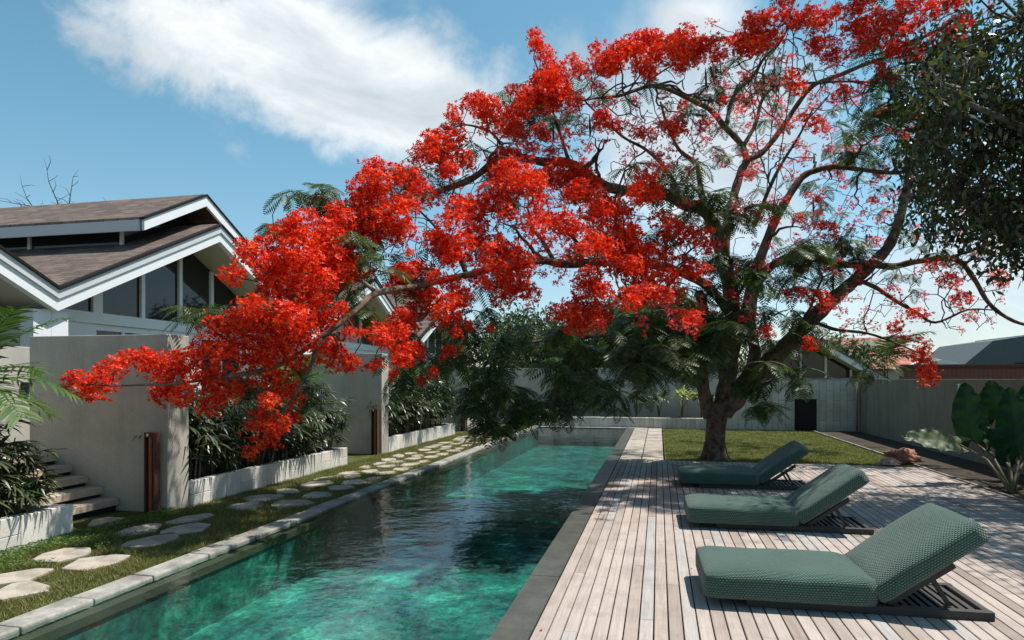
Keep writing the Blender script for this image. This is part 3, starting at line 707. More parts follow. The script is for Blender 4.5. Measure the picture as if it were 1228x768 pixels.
# clover-like cover by the near planter
n = 11000; xx = -5.9 + .75 * rng.random(n) ** 1.8; yy = 3.2 + 3.9 * rng.random(n)
kp = np.ones(n, bool)
for (sx_, sy_, r_) in STONES: kp &= ((xx - sx_) ** 2 + (yy - sy_) ** 2) > (r_ * 1.0) ** 2
xx, yy = xx[kp], yy[kp]; n = len(xx); R_ = rotmats(n)
q = np.array([[0, -.006, 0], [.012, -.008, .003], [.016, 0, .002], [.010, .009, .003]]) * 1.25
v = np.einsum('nij,kj->nki', R_, q); v[..., 2] = np.abs(v[..., 2]) * .6; v += np.stack([xx, yy, .0 + .03 * rng.random(n)], 1)[:, None]
tag(link('ground_cover', quads_mesh('ground_cover', v.reshape(-1, 3), 4, M_cover)), 'bright small-leaved ground cover below the near planter and steps', 'ground cover', kind='stuff')

# ------------------------------------------------------------------ plants
def strip_leaf(base, d, up, L_, W_, droop, seg=3, fold=.0):
    """tapered drooping blade -> (verts, faces)"""
    d = d / np.linalg.norm(d); side = np.cross(d, up); side /= (np.linalg.norm(side) + 1e-9)
    pts = []; p = base.copy(); dd = d.copy()
    for i in range(seg + 1):
        t_ = i / seg; wv = W_ * (math.sin(math.pi * min(.97, .18 + .82 * t_)) ** .8) / 2
        pts += [p - side * wv, p + side * wv]
        dd = dd + np.array([0, 0, -droop / seg]); dd /= np.linalg.norm(dd); p = p + dd * L_ / seg
    return pts, [(2 * i, 2 * i + 1, 2 * i + 3, 2 * i + 2) for i in range(seg)]
def lady_proto(seed, H):
    rr = random.Random(seed); st = MB(); V_ = []; F_ = []; n0 = 0
    for s_ in range(rr.randint(8, 11)):
        a = rr.uniform(0, 6.28); q = rr.uniform(.02, .22); h = H * rr.uniform(.45, 1.0); lean = rr.uniform(0, .18)
        b0 = np.array([q * math.cos(a), q * math.sin(a), 0]); b1 = b0 + np.array([lean * math.cos(a), lean * math.sin(a), h])
        st.tube([b0, (b0 + b1) / 2 + np.array([.01, 0, 0]), b1], [.011, .009, .006], 5)
        for k in range(rr.randint(8, 11)):
            tq = rr.uniform(.28, 1.0); c_ = b0 + (b1 - b0) * tq; az = rr.uniform(0, 6.28); el = rr.uniform(.1, .9)
            dv = np.array([math.cos(az) * math.cos(el), math.sin(az) * math.cos(el), math.sin(el)]); pl = rr.uniform(.12, .26)
            hub = c_ + dv * pl; st.tube([c_, hub], [.004, .003], 3, False)
            sd = np.cross(dv, [0, 0, 1]); sd /= np.linalg.norm(sd); nl = rr.randint(6, 9)
            for j in range(nl):
                ang = (j / (nl - 1) - .5) * 2.6; dl = dv * math.cos(ang) + sd * math.sin(ang); up = np.cross(sd, dv)
                pv, pf = strip_leaf(hub, dl, up, rr.uniform(.20, .30) * (1 - .15 * abs(ang)), rr.uniform(.026, .038), rr.uniform(.6, 1.5))
                V_ += pv; F_ += [tuple(i + n0 for i in f) for f in pf]; n0 += len(pv)
    return st.mesh('stems', M_stem), idx_mesh('leaves', np.array(V_), np.array(F_), M_lady)
LP = [lady_proto(11 + i, h) for i, h in enumerate((1.15, .95, 1.25, .8))]
def lady(x, y, z, k, sc, label, group):
    r = thing('lady_palm', (x, y, z), label, 'plant', group, random.uniform(0, 6.28)); r.scale = (sc, sc, sc)
    link('stem', LP[k % 4][0], r); link('foliage', LP[k % 4][1], r)
y = 7.75; k = 0
while y < 11.6:
    for xx_ in (-6.15, -6.6, -7.0): lady(xx_ + random.uniform(-.1, .1), y + random.uniform(-.12, .12), .22, k, random.uniform(1.0, 1.25), 'lady palm clump with dark fingered leaves in the long front planter', 'lady palms in the front planter'); k += 1
    y += .5
y = 14.2
while y < 18.8:
    for xx_ in (-6.2, -6.75): lady(xx_, y, .22, k, random.uniform(1.15, 1.4), 'lady palm clump in the planter between the second and third walls', 'lady palms in the second planter'); k += 1
    y += .6
for y in (20.9, 21.5, 22.1): lady(-6.3, y, .22, k, 1.3, 'lady palm clump past the third wall at the end of the pool path', 'lady palms in the last planter'); k += 1
for (x, y, s_, lb) in ((-6.2, 5.45, .85, 'lady palm at the end of the near planter, in front of the steps'), (-6.3, 4.9, 1.0, 'lady palm clump in the near planter at the left edge'), (-6.65, 5.3, 1.05, 'lady palm behind the first one in the near planter, before the steps'), (-6.9, 4.9, 1.15, 'dark lady palm at the back of the near planter'), (-6.3, 4.3, 1.0, 'lady palm nearest the camera in the near planter')):
    lady(x, y, .22, k, s_, lb, 'lady palms in the near planter'); k += 1
def frond_mesh(V_, F_, n0, st, base, az, el, L_, droop, ll, lw, nl=26, rr=random, tw=.0):
    d = np.array([math.cos(az) * math.cos(el), math.sin(az) * math.cos(el), math.sin(el)]); p = np.array(base, float); pts = [p.copy()]; ds = [d.copy()]; seg = 12
    for i in range(seg):
        d = d + np.array([0, 0, -droop / seg]); d /= np.linalg.norm(d); p = p + d * L_ / seg; pts.append(p.copy()); ds.append(d.copy())
    st.tube(pts, [.014 * (1 - i / (seg + 2)) for i in range(seg + 1)], 5)
    for i in range(nl):
        t_ = .14 + .86 * i / nl; f = t_ * seg; i0 = min(seg - 1, int(f)); q = pts[i0] + (pts[i0 + 1] - pts[i0]) * (f - i0); dd = ds[i0]
        sd = np.cross(dd, [0, 0, 1]); sd /= np.linalg.norm(sd) + 1e-9; up = np.cross(sd, dd)
        l_ = ll * (.55 + .6 * math.sin(math.pi * min(1, t_ * .9 + .1)))
        for s_ in (-1, 1):
            dl = sd * s_ * .85 + dd * .55 + up * .25 * rr.uniform(.5, 1.2)
            pv, pf = strip_leaf(q, dl, up, l_ * rr.uniform(.9, 1.1), lw, rr.uniform(.35, .8), 3)
            V_ += pv; F_ += [tuple(j + n0 for j in ff) for ff in pf]; n0 += len(pv)
    return n0
def pinnate_palm(loc, label, fronds, trunk_h, ll=.36, lw=.032, mat=None, L_=1.15, group=None):
    r = thing('areca_palm', loc, label, 'palm', group); rr = random.Random(int(loc[1] * 10)); st = MB(); V_ = []; F_ = []; n0 = 0
    tr = MB()
    for k in range(3):
        a = k * 2.1; tr.tube([(.08 * math.cos(a), .08 * math.sin(a), 0), (.1 * math.cos(a), .1 * math.sin(a), trunk_h * .6), (.06 * math.cos(a), .06 * math.sin(a), trunk_h)], [.035, .03, .022], 8)
    tr.build('stem', M_stem, r, True)
    for (az, el, dr, s_) in fronds: n0 = frond_mesh(V_, F_, n0, st, (0, 0, trunk_h), az, el, L_ * s_, dr, ll, lw, 26, rr)
    st.build('rachis', M_areca, r, True); link('foliage', idx_mesh('foliage', np.array(V_), np.array(F_), mat or M_areca), r); return r
R = math.radians
pinnate_palm((-6.75, 5.25, .22), 'areca palm with arching feathery fronds at the left edge', [(R(55), R(62), 1.0, 1.05), (R(25), R(35), 1.3, 1.0), (R(-10), R(30), 1.5, .95), (R(-60), R(45), 1.4, 1), (R(90), R(45), 1.2, .9), (R(150), R(50), 1.2, 1), (R(200), R(40), 1.3, 1), (R(260), R(50), 1.2, .9), (R(10), R(68), .9, .9), (R(70), R(20), 1.3, .8)], 1.25)
pinnate_palm((-6.5, 10.9, .22), 'taller feathery palm rising above the front planter, before the second wall', [(R(a), R(e), 1.2, 1) for a, e in ((0, 50), (40, 60), (90, 45), (140, 55), (190, 50), (240, 60), (290, 50), (330, 62))], 1.15, .3, .026)
pinnate_palm((-6.6, 16.9, .22), 'feathery palm rising above the second planter', [(R(a), R(e), 1.2, 1) for a, e in ((10, 50), (60, 60), (110, 45), (170, 55), (230, 50), (300, 60))], 1.2, .3, .03)
pinnate_palm((11.2, 37, 0), 'bushy green palm in front of the far orange roof', [(R(a), R(e), 1.5, 1) for a, e in ((0, 30), (30, 60), (70, 40), (120, 60), (160, 35), (190, 50), (230, 30), (270, 60), (310, 40), (345, 65))], 2.6, .8, .09, M_bush, 2.6)
# giant-leaved plant on the right
def big_leaf(mbx, c_, tipd, nrm, L_, W_, wav=.05, cup=.12):
    t = np.array(tipd, float); t /= np.linalg.norm(t); n_ = np.array(nrm, float); n_ -= t * np.dot(n_, t); n_ /= np.linalg.norm(n_); s_ = np.cross(t, n_)
    c_ = np.array(c_, float); nu, nv = 22, 8; V_ = []
    for i in range(nu + 1):
        u = i / nu
        wv = W_ / 2 * (math.sin(math.pi * min(1, u * .93 + .07)) ** .6) * (1.15 - .45 * u)
        for j in range(-nv, nv + 1):
            v = j / nv; back = -.22 * L_ * abs(v) ** 1.3 * max(0, 1 - u * 3.2)
            p = c_ + t * (u * L_ + back) + s_ * v * wv + n_ * (cup * abs(v) * W_ / 2 - .12 * L_ * u * u + wav * abs(v) ** 2 * math.sin(u * 26 + (1.3 if v > 0 else 0)) + .014 * abs(v) * math.sin(u * 30 - abs(v) * 6) + wav * .6 * max(0, abs(v) - .6) * math.sin(u * 47 + 2 * v))
            V_.append(p)
    k_ = 2 * nv + 1
    mbx.add(V_, [(i * k_ + j, i * k_ + j + 1, (i + 1) * k_ + j + 1, (i + 1) * k_ + j) for i in range(nu) for j in range(2 * nv)])
    return c_
base = G(1214, 592); base[2] = 0; base[0] += .0
r = thing('elephant_ear_plant', tuple(base), 'large elephant ear plant with giant upright leaves by the boundary wall', 'plant')
dB = 10.3
def PB(px, py, d): return P(px, py, d)
leaves = [((1166, 528), (1158, 462), 10.4, .50, (-.25, -1, .15), M_alo), ((1196, 500), (1188, 458), 10.9, .46, (-.3, -1, .1), M_alo), ((1222, 545), (1212, 468), 10.0, .54, (-.2, -1, .1), M_alo),
          ((1205, 552), (1180, 510), 9.9, .34, (.2, -1, .5), M_alo), ((1150, 533), (1090, 520), 10.2, .40, (.05, -.9, .62), M_alopale), ((1238, 520), (1232, 462), 10.6, .5, (-.6, -1, .1), M_alo), ((1216, 600), (1180, 585), 9.9, .26, (.1, -.6, .8), M_alo)]
stm = MB()
for (b0, b1, d_, W_, nr, mt) in leaves:
    c_ = PB(*b0, d_); tp = PB(*b1, d_ - (.0 if mt is not M_alopale else .25)); mb = MB(); L_ = np.linalg.norm(tp - c_)
    big_leaf(mb, c_, tp - c_, nr, L_ * 1.05, W_, .035 if mt is not M_alopale else .035, .15)
    o = mb.build('leaf', mt, r, True, off=base)
    if mt is M_alopale: o['label'] = 'drooping pale underside leaf with a ruffled edge'
    mid = (c_ + base) / 2 + np.array([.03, 0, .12]); stm.tube([base, mid, c_], [.028, .018, .012], 7)
stm.build('leaf_stalk', M_stem, r, True, off=base)
# shrubs in the back planter
def shrub(loc, label, H, seed, group=None, mat=M_fernd):
    rr = random.Random(seed); r = thing('frangipani_shrub', loc, label, 'shrub', group); st = MB(); V_ = []; F_ = []; n0 = 0
    for k in range(4):
        a = rr.uniform(0, 6.28); e = rr.uniform(.9, 1.4); p0 = np.array([0, 0, .0]); p1 = p0 + np.array([.05 * math.cos(a), .05 * math.sin(a), H * .35]); p2 = p1 + H * .5 * np.array([math.cos(a) * math.cos(e), math.sin(a) * math.cos(e), math.sin(e)])
        st.tube([p0, p1, p2], [.022, .018, .012], 6)
        for j in range(15):
            az = rr.uniform(0, 6.28); el = rr.uniform(-.1, 1.2); d = np.array([math.cos(az) * math.cos(el), math.sin(az) * math.cos(el), math.sin(el)])
            pv, pf = strip_leaf(p2 - np.array([0, 0, rr.uniform(0, .2)]), d, np.array([0, 0, 1.]), rr.uniform(.2, .36), .075, .9, 3); V_ += pv; F_ += [tuple(i + n0 for i in f) for f in pf]; n0 += len(pv)
    st.build('stem', M_stem, r, True); link('foliage', idx_mesh('foliage', np.array(V_), np.array(F_), mat), r)
for i, x in enumerate((-3.6, -2.9, -2.2, -1.5, -.75, 0, .75, 1.4)):
    shrub((x, 23.1 + .2 * (i % 2), .26), 'slim upright shrub with long leaves in the planter across the end of the pool', .9 + .3 * random.random(), i, 'shrubs in the end planter', M_yellow if i == 6 else M_bush)
bpy.data.objects[-1] if False else None
n = 2500; xx = -3.95 + 5.8 * rng.random(n); yy = 22.6 + .35 * rng.random(n); R_ = rotmats(n); q = np.array([[-.012, 0, 0], [.012, 0, 0], [.006, 0, .1], [-.006, 0, .1]])
v = np.einsum('nij,kj->nki', R_, q); v[..., 2] = np.abs(v[..., 2]); v += np.stack([xx, yy, np.full(n, .27)], 1)[:, None]
tag(link('low_planting', quads_mesh('low_planting', v.reshape(-1, 3), 4, M_alopale)), 'row of tiny pale leaves along the end planter', 'ground cover', kind='stuff')
# ------------------------------------------------------------------ generic leafy tree (behind walls)
def leafy_tree(loc, label, H, R0, crowns, nt_, mat, leaf=(.11, .045), seed=1, trunk_r=.14, name='broadleaf_tree', droop=True, cols=None, filt=None, smaller=1.0):
    r = thing(name, loc, label, 'tree'); off = np.array(loc, float); rg = np.random.default_rng(seed); br = MB()
    ctr = np.mean([c_[0] for c_ in crowns], 0); top = np.array([0, 0, H * .45])
    br.tube([(0, 0, -.1), (.05, 0, H * .22), tuple(top)], [trunk_r * 1.2, trunk_r, trunk_r * .8], 10)
    br.build('trunk', M_bark, r, True); br = MB(); C_ = []
    for (c_, s_, wt) in crowns:
        c_ = np.array(c_, float) - off; m1 = (c_ + top) / 2 + np.array([0, 0, .2]); br.tube([top, m1, c_], [trunk_r * .6, trunk_r * .4, .03], 7)
        n = int(nt_ * wt); q = rg.normal(size=(n, 3)); q /= np.linalg.norm(q, axis=1)[:, None]; q *= (.35 + .65 * rg.random(n) ** .5)[:, None]; pts = c_ + q * np.array(s_)
        if filt is not None: pts = np.array([p for p in pts if filt(p + off)]).reshape(-1, 3)
        for p in pts[::3]:
            m1 = (p + c_) / 2 + rg.normal(size=3) * .12; br.tube([c_, m1, p], [.028, .016, .007], 4, False)
        C_.append(pts)
    C_ = np.concatenate(C_); br.build('branches', M_twig, r, True)
    K = 14; n = len(C_) * K; ctrs = np.repeat(C_, K, 0) + rg.normal(size=(n, 3)) * np.array([.16, .16, .15]) * smaller
    az = rg.random(n) * 6.283; el = -rg.random(n) * 1.3 + (.25 if not droop else -.1)
    d = np.stack([np.cos(az) * np.cos(el), np.sin(az) * np.cos(el), np.sin(el)], 1); rd = rg.normal(size=(n, 3)); s_ = np.cross(d, rd); s_ /= np.linalg.norm(s_, axis=1)[:, None]
    L_ = leaf[0] * (.7 + .6 * rg.random(n))[:, None]; W_ = leaf[1] * (.8 + .4 * rg.random(n))[:, None]; nn = np.cross(s_, d)
    v = np.stack([ctrs, ctrs + d * L_ * .45 + s_ * W_ * .5 + nn * W_ * .12, ctrs + d * L_, ctrs + d * L_ * .45 - s_ * W_ * .5 + nn * W_ * .12], 1)
    link('crown', quads_mesh('crown', v.reshape(-1, 3), 4, mat), r); return r
# dark tree reaching in from the right
def bound(py):
    ks = [(-400, 1250), (-60, 1190), (0, 1160), (40, 1120), (80, 1078), (150, 1072), (200, 1088), (250, 1082), (300, 1098), (335, 1150), (360, 1300), (420, 1500)]
    for (a, b_), (c_, d_) in zip(ks[:-1], ks[1:]):
        if a <= py <= c_: return b_ + (d_ - b_) * (py - a) / (c_ - a)
    return 9999
from mathutils import noise as mnoise
def filt(p):
    x, y, z = p
    if mnoise.noise(Vector(p) * 1.5) < .03: return False
    x, y, z = p; d = x * FV[0] + y * FV[1]; u = x * RV[0] + y * RV[1]
    if d < 2 or z < 2.2: return False
    px = 614 + FPX * u / d; py = 455 - FPX * (z - CAMH) / d
    if px < bound(py) + 26 * math.sin(py * .09) + 14 * math.sin(py * .31 + x * 3): return False
    sx_, sy_ = x - .44 * z, y - .26 * z
    if sx_ < 2.75 and sy_ < 6.9: return False  # crown trimmed where its shadow would reach the near lounger
    return True
def cr(px, py, d, s_, w_): return (P(px, py, d), s_, w_)
crw = [cr(1112, 160, 10.6, (.7, .9, .8), .7), cr(1125, 85, 10, (.7, .9, .7), .7), cr(1150, 120, 8.2, (.6, .7, .7), .6), cr(1140, 235, 10.3, (.8, 1, .8), .7), cr(1170, 110, 9.2, (1.0, 1.0, 1.0), 1.3), cr(1150, 230, 9.0, (.9, 1.0, .9), 1.3), cr(1210, 270, 8.8, (1.0, 1.1, .6), .9), cr(1230, 30, 9.0, (1.2, 1.2, 1.2), 1.2), cr(1230, 170, 8.6, (1, 1, 1), 1.2), cr(1280, 250, 9.3, (1.3, 1.3, 1.0), .8),
       cr(1400, 150, 9.5, (1.9, 1.8, 1.3), 1.3), cr(1500, 60, 9.0, (2.0, 2.0, 1.5), 1.2), ((7.4, 12.8, 4.4), (1.7, 2.0, 1.0), .9), ((6.4, 8.2, 4.7), (1.8, 2.2, 1.1), 1.9), ((6.2, 10.4, 4.3), (1.4, 1.6, .8), 1.6), ((5.6, 7.6, 5.4), (1.0, 1.4, .8), .9), ((6.0, 7.0, 4.6), (1.2, 1.2, .7), 1.0), ((5.0, 8.8, 4.8), (1.0, 1.2, .7), .9), ((4.8, 9.8, 5.0), (.9, 1.1, .7), .7)]  # crowns right of the frame, added so their shade dapples the deck
leafy_tree((8.0, 10.2, -.13), 'dark drooping-leaved tree hanging in from the upper right corner', 6.4, 2, crw, 190, M_dleaf, (.12, .048), 5, .16, 'overhanging_tree', True, None, filt)
# dark trees behind the end wall
leafy_tree((-.6, 27, -.03), 'very dark dense tree behind the end wall, filling the gap left of the trunk', 4.6, 3, [((-1.6, 26.6, 2.8), (2.2, 1.6, 1.6), 1.6), ((.9, 26.4, 2.7), (2.2, 1.6, 1.5), 1.6), ((-.4, 26.6, 4.0), (2.0, 1.6, 1.0), 1)], 230, M_bush, (.26, .1), 9, .2, 'dense_tree', True, None, None, 2)
leafy_tree((-5.2, 27.5, -.03), 'green leafy tree behind the far left end of the pool', 4.4, 3, [((-5.2, 27, 2.8), (2.2, 1.6, 1.6), 1.4), ((-3.2, 26.8, 2.4), (1.6, 1.4, 1.4), 1)], 260, M_bush, (.24, .09), 10, .18, 'dense_tree', True, None, None, 2)
leafy_tree((8.2, 36.5, -.13), 'dark leafy shrub-like tree between the white gable and the orange roof', 2.8, 2, [((8.6, 36, 2.6), (1.6, 1.2, 1.1), 1.2)], 130, M_bush, (.3, .1), 12, .12, 'small_tree', True, None, None, 2)
# bare twigs at the far left
r = thing('bare_tree', (-23.5, 22, -.03), 'leafless pale twigs of a tree above the roof at the left edge', 'tree'); mb = MB(); rr = random.Random(4); o0 = np.array((-23.5, 22, -.03))
mb.tube([(0, 0, 0), (.3, 0, 5), (.5, 0, 8.2)], [.2, .13, .06], 8); mb.build('trunk', M_twig, r, True); mb = MB()
for k in range(26):
    p = np.array([.4, 0, rr.uniform(5.6, 8.2)]); d = np.array([rr.uniform(-.6, 1), rr.uniform(-.6, .6), rr.uniform(-.05, .5)]); pts = [p]
    for j in range(6): d = d + np.array([rr.uniform(-.25, .25), rr.uniform(-.25, .25), rr.uniform(-.12, .18)]); d /= np.linalg.norm(d); p = p + d * .42; pts.append(p)
    mb.tube(pts, [.03 - .0045 * j for j in range(7)], 4, False)
    for j in (2, 3, 4, 5): e = pts[j] + np.array([rr.uniform(-.5, .5), rr.uniform(-.5, .5), rr.uniform(0, .5)]); mb.tube([pts[j], (pts[j] + e) / 2 + .05, e], [.014, .01, .006], 3, False)
mb.build('branches', M_twig, r)

# ------------------------------------------------------------------ the flame tree
ctrl = [(80, 460, 7.0), (200, 500, 7.2), (250, 400, 7.2), (330, 300, 7.5), (320, 520, 6.9), (420, 400, 7.0), (350, 380, 6.9), (450, 250, 8.6), (540, 160, 10.6), (500, 350, 8.6), (560, 300, 8.8), (620, 240, 9.2), (700, 300, 8.4), (760, 370, 8.4), (820, 390, 8.6), (840, 300, 10), (770, 230, 9.6),
        (640, 60, 10.8), (660, 130, 10.6), (760, 90, 11), (850, 60, 10.8), (900, 150, 13), (930, 60, 10.5), (1000, 30, 9.8), (1100, 20, 9.2), (1080, 70, 10), (950, 300, 13.5), (1000, 200, 15), (1060, 250, 14.5), (1150, 350, 12.5), (1110, 430, 12.5), (880, 330, 12.5), (700, 190, 11.5), (560, 220, 9.8), (960, 370, 12.5)]
CT = np.array(ctrl, float)
def dep(px, py):
    w_ = 1 / (((CT[:, 0] - px) ** 2 + (CT[:, 1] - py) ** 2) ** 1.2 + 60); return float((w_ * CT[:, 2]).sum() / w_.sum())
T = {}
T['A'] = (60, 200, 2.1325, [(75,560,35),(110,575,30),(130,540,28),(165,515,30),(200,495,28),(235,495,30),(265,500,25),(150,560,22),(290,520,35),(310,560,40),(340,590,30),(330,500,35),(370,500,40),(400,460,35),(430,410,32),(460,440,30),(450,490,40),(420,540,35),(385,550,30),(290,580,28),(480,400,35),(510,360,38),(530,400,35),(500,460,40),(540,470,40),(580,440,40),(560,400,35),(600,380,40),(590,340,38),(640,390,35),(620,430,38),(655,450,35),(680,400,35),(690,350,30),(650,340,35),(465,280,28),(520,240,40),(500,210,28),(555,210,35),(560,260,38),(600,260,40),(620,220,40),(600,170,35),(640,150,35),(650,190,35),(690,180,38),(730,170,38),(680,230,38),(720,240,38),(740,200,35),(770,160,35),(800,130,35),(820,90,35),(780,100,30),(730,120,28),(690,100,25),(640,270,40),(700,290,35),(740,290,35),(660,300,35),(590,300,38),(560,300,30),(800,220,30),(830,170,35),(780,270,28),(820,265,16),(790,60,30),(840,40,30),(540,530,38),(500,560,35),(460,580,35),(420,590,30),(400,620,28),(560,500,38),(600,480,38),(630,510,30),(590,560,35),(620,590,30),(560,600,25),(540,660,42),(580,660,30),(560,700,28),(515,730,18),(620,640,20),(700,480,32),(740,500,28),(770,500,20),(720,460,28),(840,430,28),(835,505,16),(700,320,28)])
T['B'] = (420, 60, 3.2, [(90,450,40),(60,490,40),(120,490,35),(40,560,50),(30,620,50),(100,560,45),(170,480,40),(230,500,50),(290,560,50),(220,600,45),(180,650,50),(90,650,50),(130,700,45),(50,700,50),(220,700,40),(260,410,35),(300,370,45),(330,340,40),(370,370,45),(330,420,45),(390,410,45),(430,430,45),(370,470,35),(420,350,40),(400,290,35),(395,245,30),(460,210,40),(520,220,45),(570,240,40),(530,285,40),(600,280,40),(640,240,40),(680,200,40),(720,150,45),(760,120,50),(800,110,40),(760,190,50),(710,210,40),(820,170,40),(860,190,30),(600,420,45),(570,470,50),(620,460,45),(590,530,45),(640,500,45),(680,520,45),(720,540,40),(540,540,45),(500,620,50),(420,620,50),(380,660,45),(560,590,45),(600,630,40),(360,740,40),(480,680,50),(440,740,45),(560,750,45),(710,650,45),(700,700,45),(760,670,40),(820,660,40),(850,690,35),(800,480,50),(770,500,40),(850,460,40),(900,500,45),(870,540,45),(930,560,45),(960,590,45),(1010,610,45),(940,640,35),(920,740,50),(980,710,50),(1050,720,50),(1010,750,50),(750,330,25),(770,395,25),(660,350,30),(710,340,20),(700,295,18),(960,280,35),(1010,300,30),(880,330,20),(1000,50,45),(1060,20,40),(750,10,25),(760,50,20),(880,80,30),(930,210,18),(700,380,28),(640,310,30)])
T['C'] = (600, 0, 3.49, [(140,150,30),(150,190,28),(195,210,28),(210,250,25),(250,280,25),(200,310,40),(170,350,45),(220,350,45),(240,390,40),(180,420,45),(220,440,35),(110,400,40),(90,430,35),(50,380,28),(30,500,40),(20,550,40),(60,520,35),(300,250,25),(410,210,35),(470,240,40),(440,280,35),(480,290,35),(520,205,30),(560,180,42),(600,170,42),(580,220,35),(640,170,40),(660,220,40),(690,190,40),(610,270,38),(580,290,35),(620,310,35),(540,230,30),(720,250,35),(750,220,40),(780,200,38),(780,250,40),(820,240,38),(830,180,30),(780,140,38),(740,180,35),(880,100,22),(860,190,30),(900,180,35),(850,220,32),(920,240,32),(960,180,28),(1030,190,42),(1060,200,42),(1000,170,35),(1010,210,38),(1090,190,40),(1040,100,30),(1055,130,32),(1090,80,30),(1100,110,30),(750,290,25),(900,350,25),(940,380,28),(850,400,25),(680,410,32),(920,440,28),(890,490,28),(740,520,38),(740,560,38),(830,530,32),(830,560,28),(990,420,32),(1030,430,32),(1000,470,28),(700,630,32),(670,670,32),(670,700,25),(910,650,32),(930,680,28),(1050,610,22),(1090,600,18),(430,510,32),(470,530,30),(540,550,32),(620,560,32),(590,570,32),(640,580,25),(400,440,22),(190,570,28),(230,580,20),(330,580,18),(140,540,18),(210,640,22),(40,680,45),(90,730,45),(20,650,35),(230,730,45),(190,740,40),(300,720,40),(350,740,40),(420,590,14),(370,620,14),(570,410,16),(600,750,35),(750,470,18),(560,640,16),(1070,350,25),(1090,380,25),(1020,330,18),(960,320,16),(1050,700,25)])
T['D'] = (880, 0, 3.49, [(190,20,30),(230,10,30),(150,70,32),(110,80,25),(60,80,30),(60,110,30),(100,160,42),(50,180,40),(20,200,35),(90,200,40),(150,150,28),(180,160,30),(200,90,35),(240,80,35),(280,90,38),(320,60,35),(350,80,38),(340,110,35),(380,100,30),(410,60,32),(440,50,32),(260,110,25),(520,20,38),(560,10,32),(500,60,28),(480,130,32),(510,120,32),(540,110,38),(580,100,38),(540,150,35),(600,60,25),(640,80,35),(680,70,38),(640,120,35),(690,120,35),(720,40,35),(700,10,30),(610,150,35),(560,180,32),(530,210,30),(490,220,25),(780,10,35),(830,30,35),(880,10,35),(770,100,28),(850,60,25),(910,20,35),(950,10,30),(890,130,28),(930,110,38),(970,90,28),(730,130,25),(660,200,38),(690,210,38),(740,210,38),(740,240,25),(620,280,25),(600,270,22),(400,190,38),(350,180,28),(320,190,28),(430,240,32),(390,250,28),(340,220,25),(200,250,22),(240,310,28),(280,320,28),(260,370,35),(220,350,28),(300,370,25),(440,400,38),(480,385,32),(520,370,28),(550,360,22),(430,440,16),(510,425,22),(170,420,32),(190,450,32),(170,340,22),(130,350,22),(90,370,25),(40,420,32),(20,440,30),(90,490,30),(50,410,25),(150,490,30),(200,490,30),(330,420,28),(320,460,25),(250,510,32),(280,490,25),(340,520,38),(370,550,25),(70,610,20),(100,640,18),(160,640,20),(210,620,25),(260,600,14),(300,630,20),(750,510,28),(720,505,14),(670,550,22),(640,545,18),(780,685,20),(640,695,25),(540,600,22),(500,630,20),(490,690,25),(240,735,30),(60,740,28),(100,710,25),(230,680,16),(600,740,30),(450,750,20),(400,550,22),(1040,200,14),(1210,350,25),(1210,440,14),(1150,440,12),(590,600,18),(980,280,14)])
T['E'] = (880, 180, 3.2, [(220,100,30),(40,95,25),(15,265,25),(110,280,18),(330,175,20),(340,215,14),(450,195,20),(595,180,28),(590,65,22),(570,110,24),(660,205,18),(715,50,20),(500,240,20),(405,235,20),(590,250,20),(270,300,16),(365,310,34),(320,335,20),(450,305,24),(540,345,18),(540,375,18),(160,410,22),(120,430,18),(225,470,16),(355,455,20),(330,580,42),(280,560,30),(230,555,30),(370,600,28),(410,620,22),(130,700,32),(20,580,25),(620,490,14),(600,530,14),(640,570,24),(505,615,18),(500,655,22),(540,680,18),(700,630,30),(740,640,25),(650,630,24),(620,680,30),(620,720,28),(680,730,28),(720,740,28),(740,750,24),(480,570,12),(820,500,32),(850,490,28),(850,525,22),(870,575,32),(840,575,20),(905,640,28),(730,560,18),(780,440,32),(830,440,28),(740,440,22),(1010,490,34),(1030,530,20),(820,360,16),(960,380,16),(1000,390,16),(900,235,28),(430,135,22),(525,130,18),(290,745,30),(210,45,14),(720,790,34),(735,830,34),(740,870,34)])
T['F'] = (600, 200, 3.2, [(560,70,38),(520,100,42),(590,100,38),(550,120,35),(20,30,50),(50,10,40),(100,50,45),(80,90,50),(160,80,45),(20,160,45),(210,40,48),(260,50,40),(320,80,40),(280,110,38),(360,70,30),(350,130,42),(390,170,42),(440,170,38),(470,190,30),(340,180,38),(130,210,48),(170,240,48),(120,250,42),(250,210,38),(240,250,42),(280,240,30),(330,230,22),(20,320,50),(60,350,45),(30,420,50),(80,450,45),(110,490,38),(40,480,40),(90,380,45),(410,240,50),(370,270,48),(450,270,50),(500,260,40),(340,310,42),(290,330,38),(420,330,48),(480,320,48),(460,390,48),(510,380,38),(420,370,38),(380,300,40),(530,350,30),(620,210,45),(660,240,45),(710,260,45),(740,270,40),(640,270,40),(690,300,28),(780,250,24),(790,285,24),(570,320,30),(600,330,40),(620,350,38),(580,370,20),(520,210,24),(700,380,45),(740,390,38),(740,430,28),(340,420,42),(320,460,42),(360,470,42),(400,480,35),(310,540,48),(260,560,42),(350,560,48),(390,580,35),(280,610,42),(330,620,35),(410,540,28),(540,450,45),(580,430,48),(630,440,48),(520,500,45),(570,500,45),(620,490,40),(670,490,38),(500,530,35),(690,580,42),(740,590,38),(720,620,28),(660,610,20),(690,560,30),(640,540,28),(165,415,18),(220,450,20),(900,200,30),(880,490,22),(920,510,18),(990,190,22),(1010,640,20),(610,10,20),(1015,370,16)])
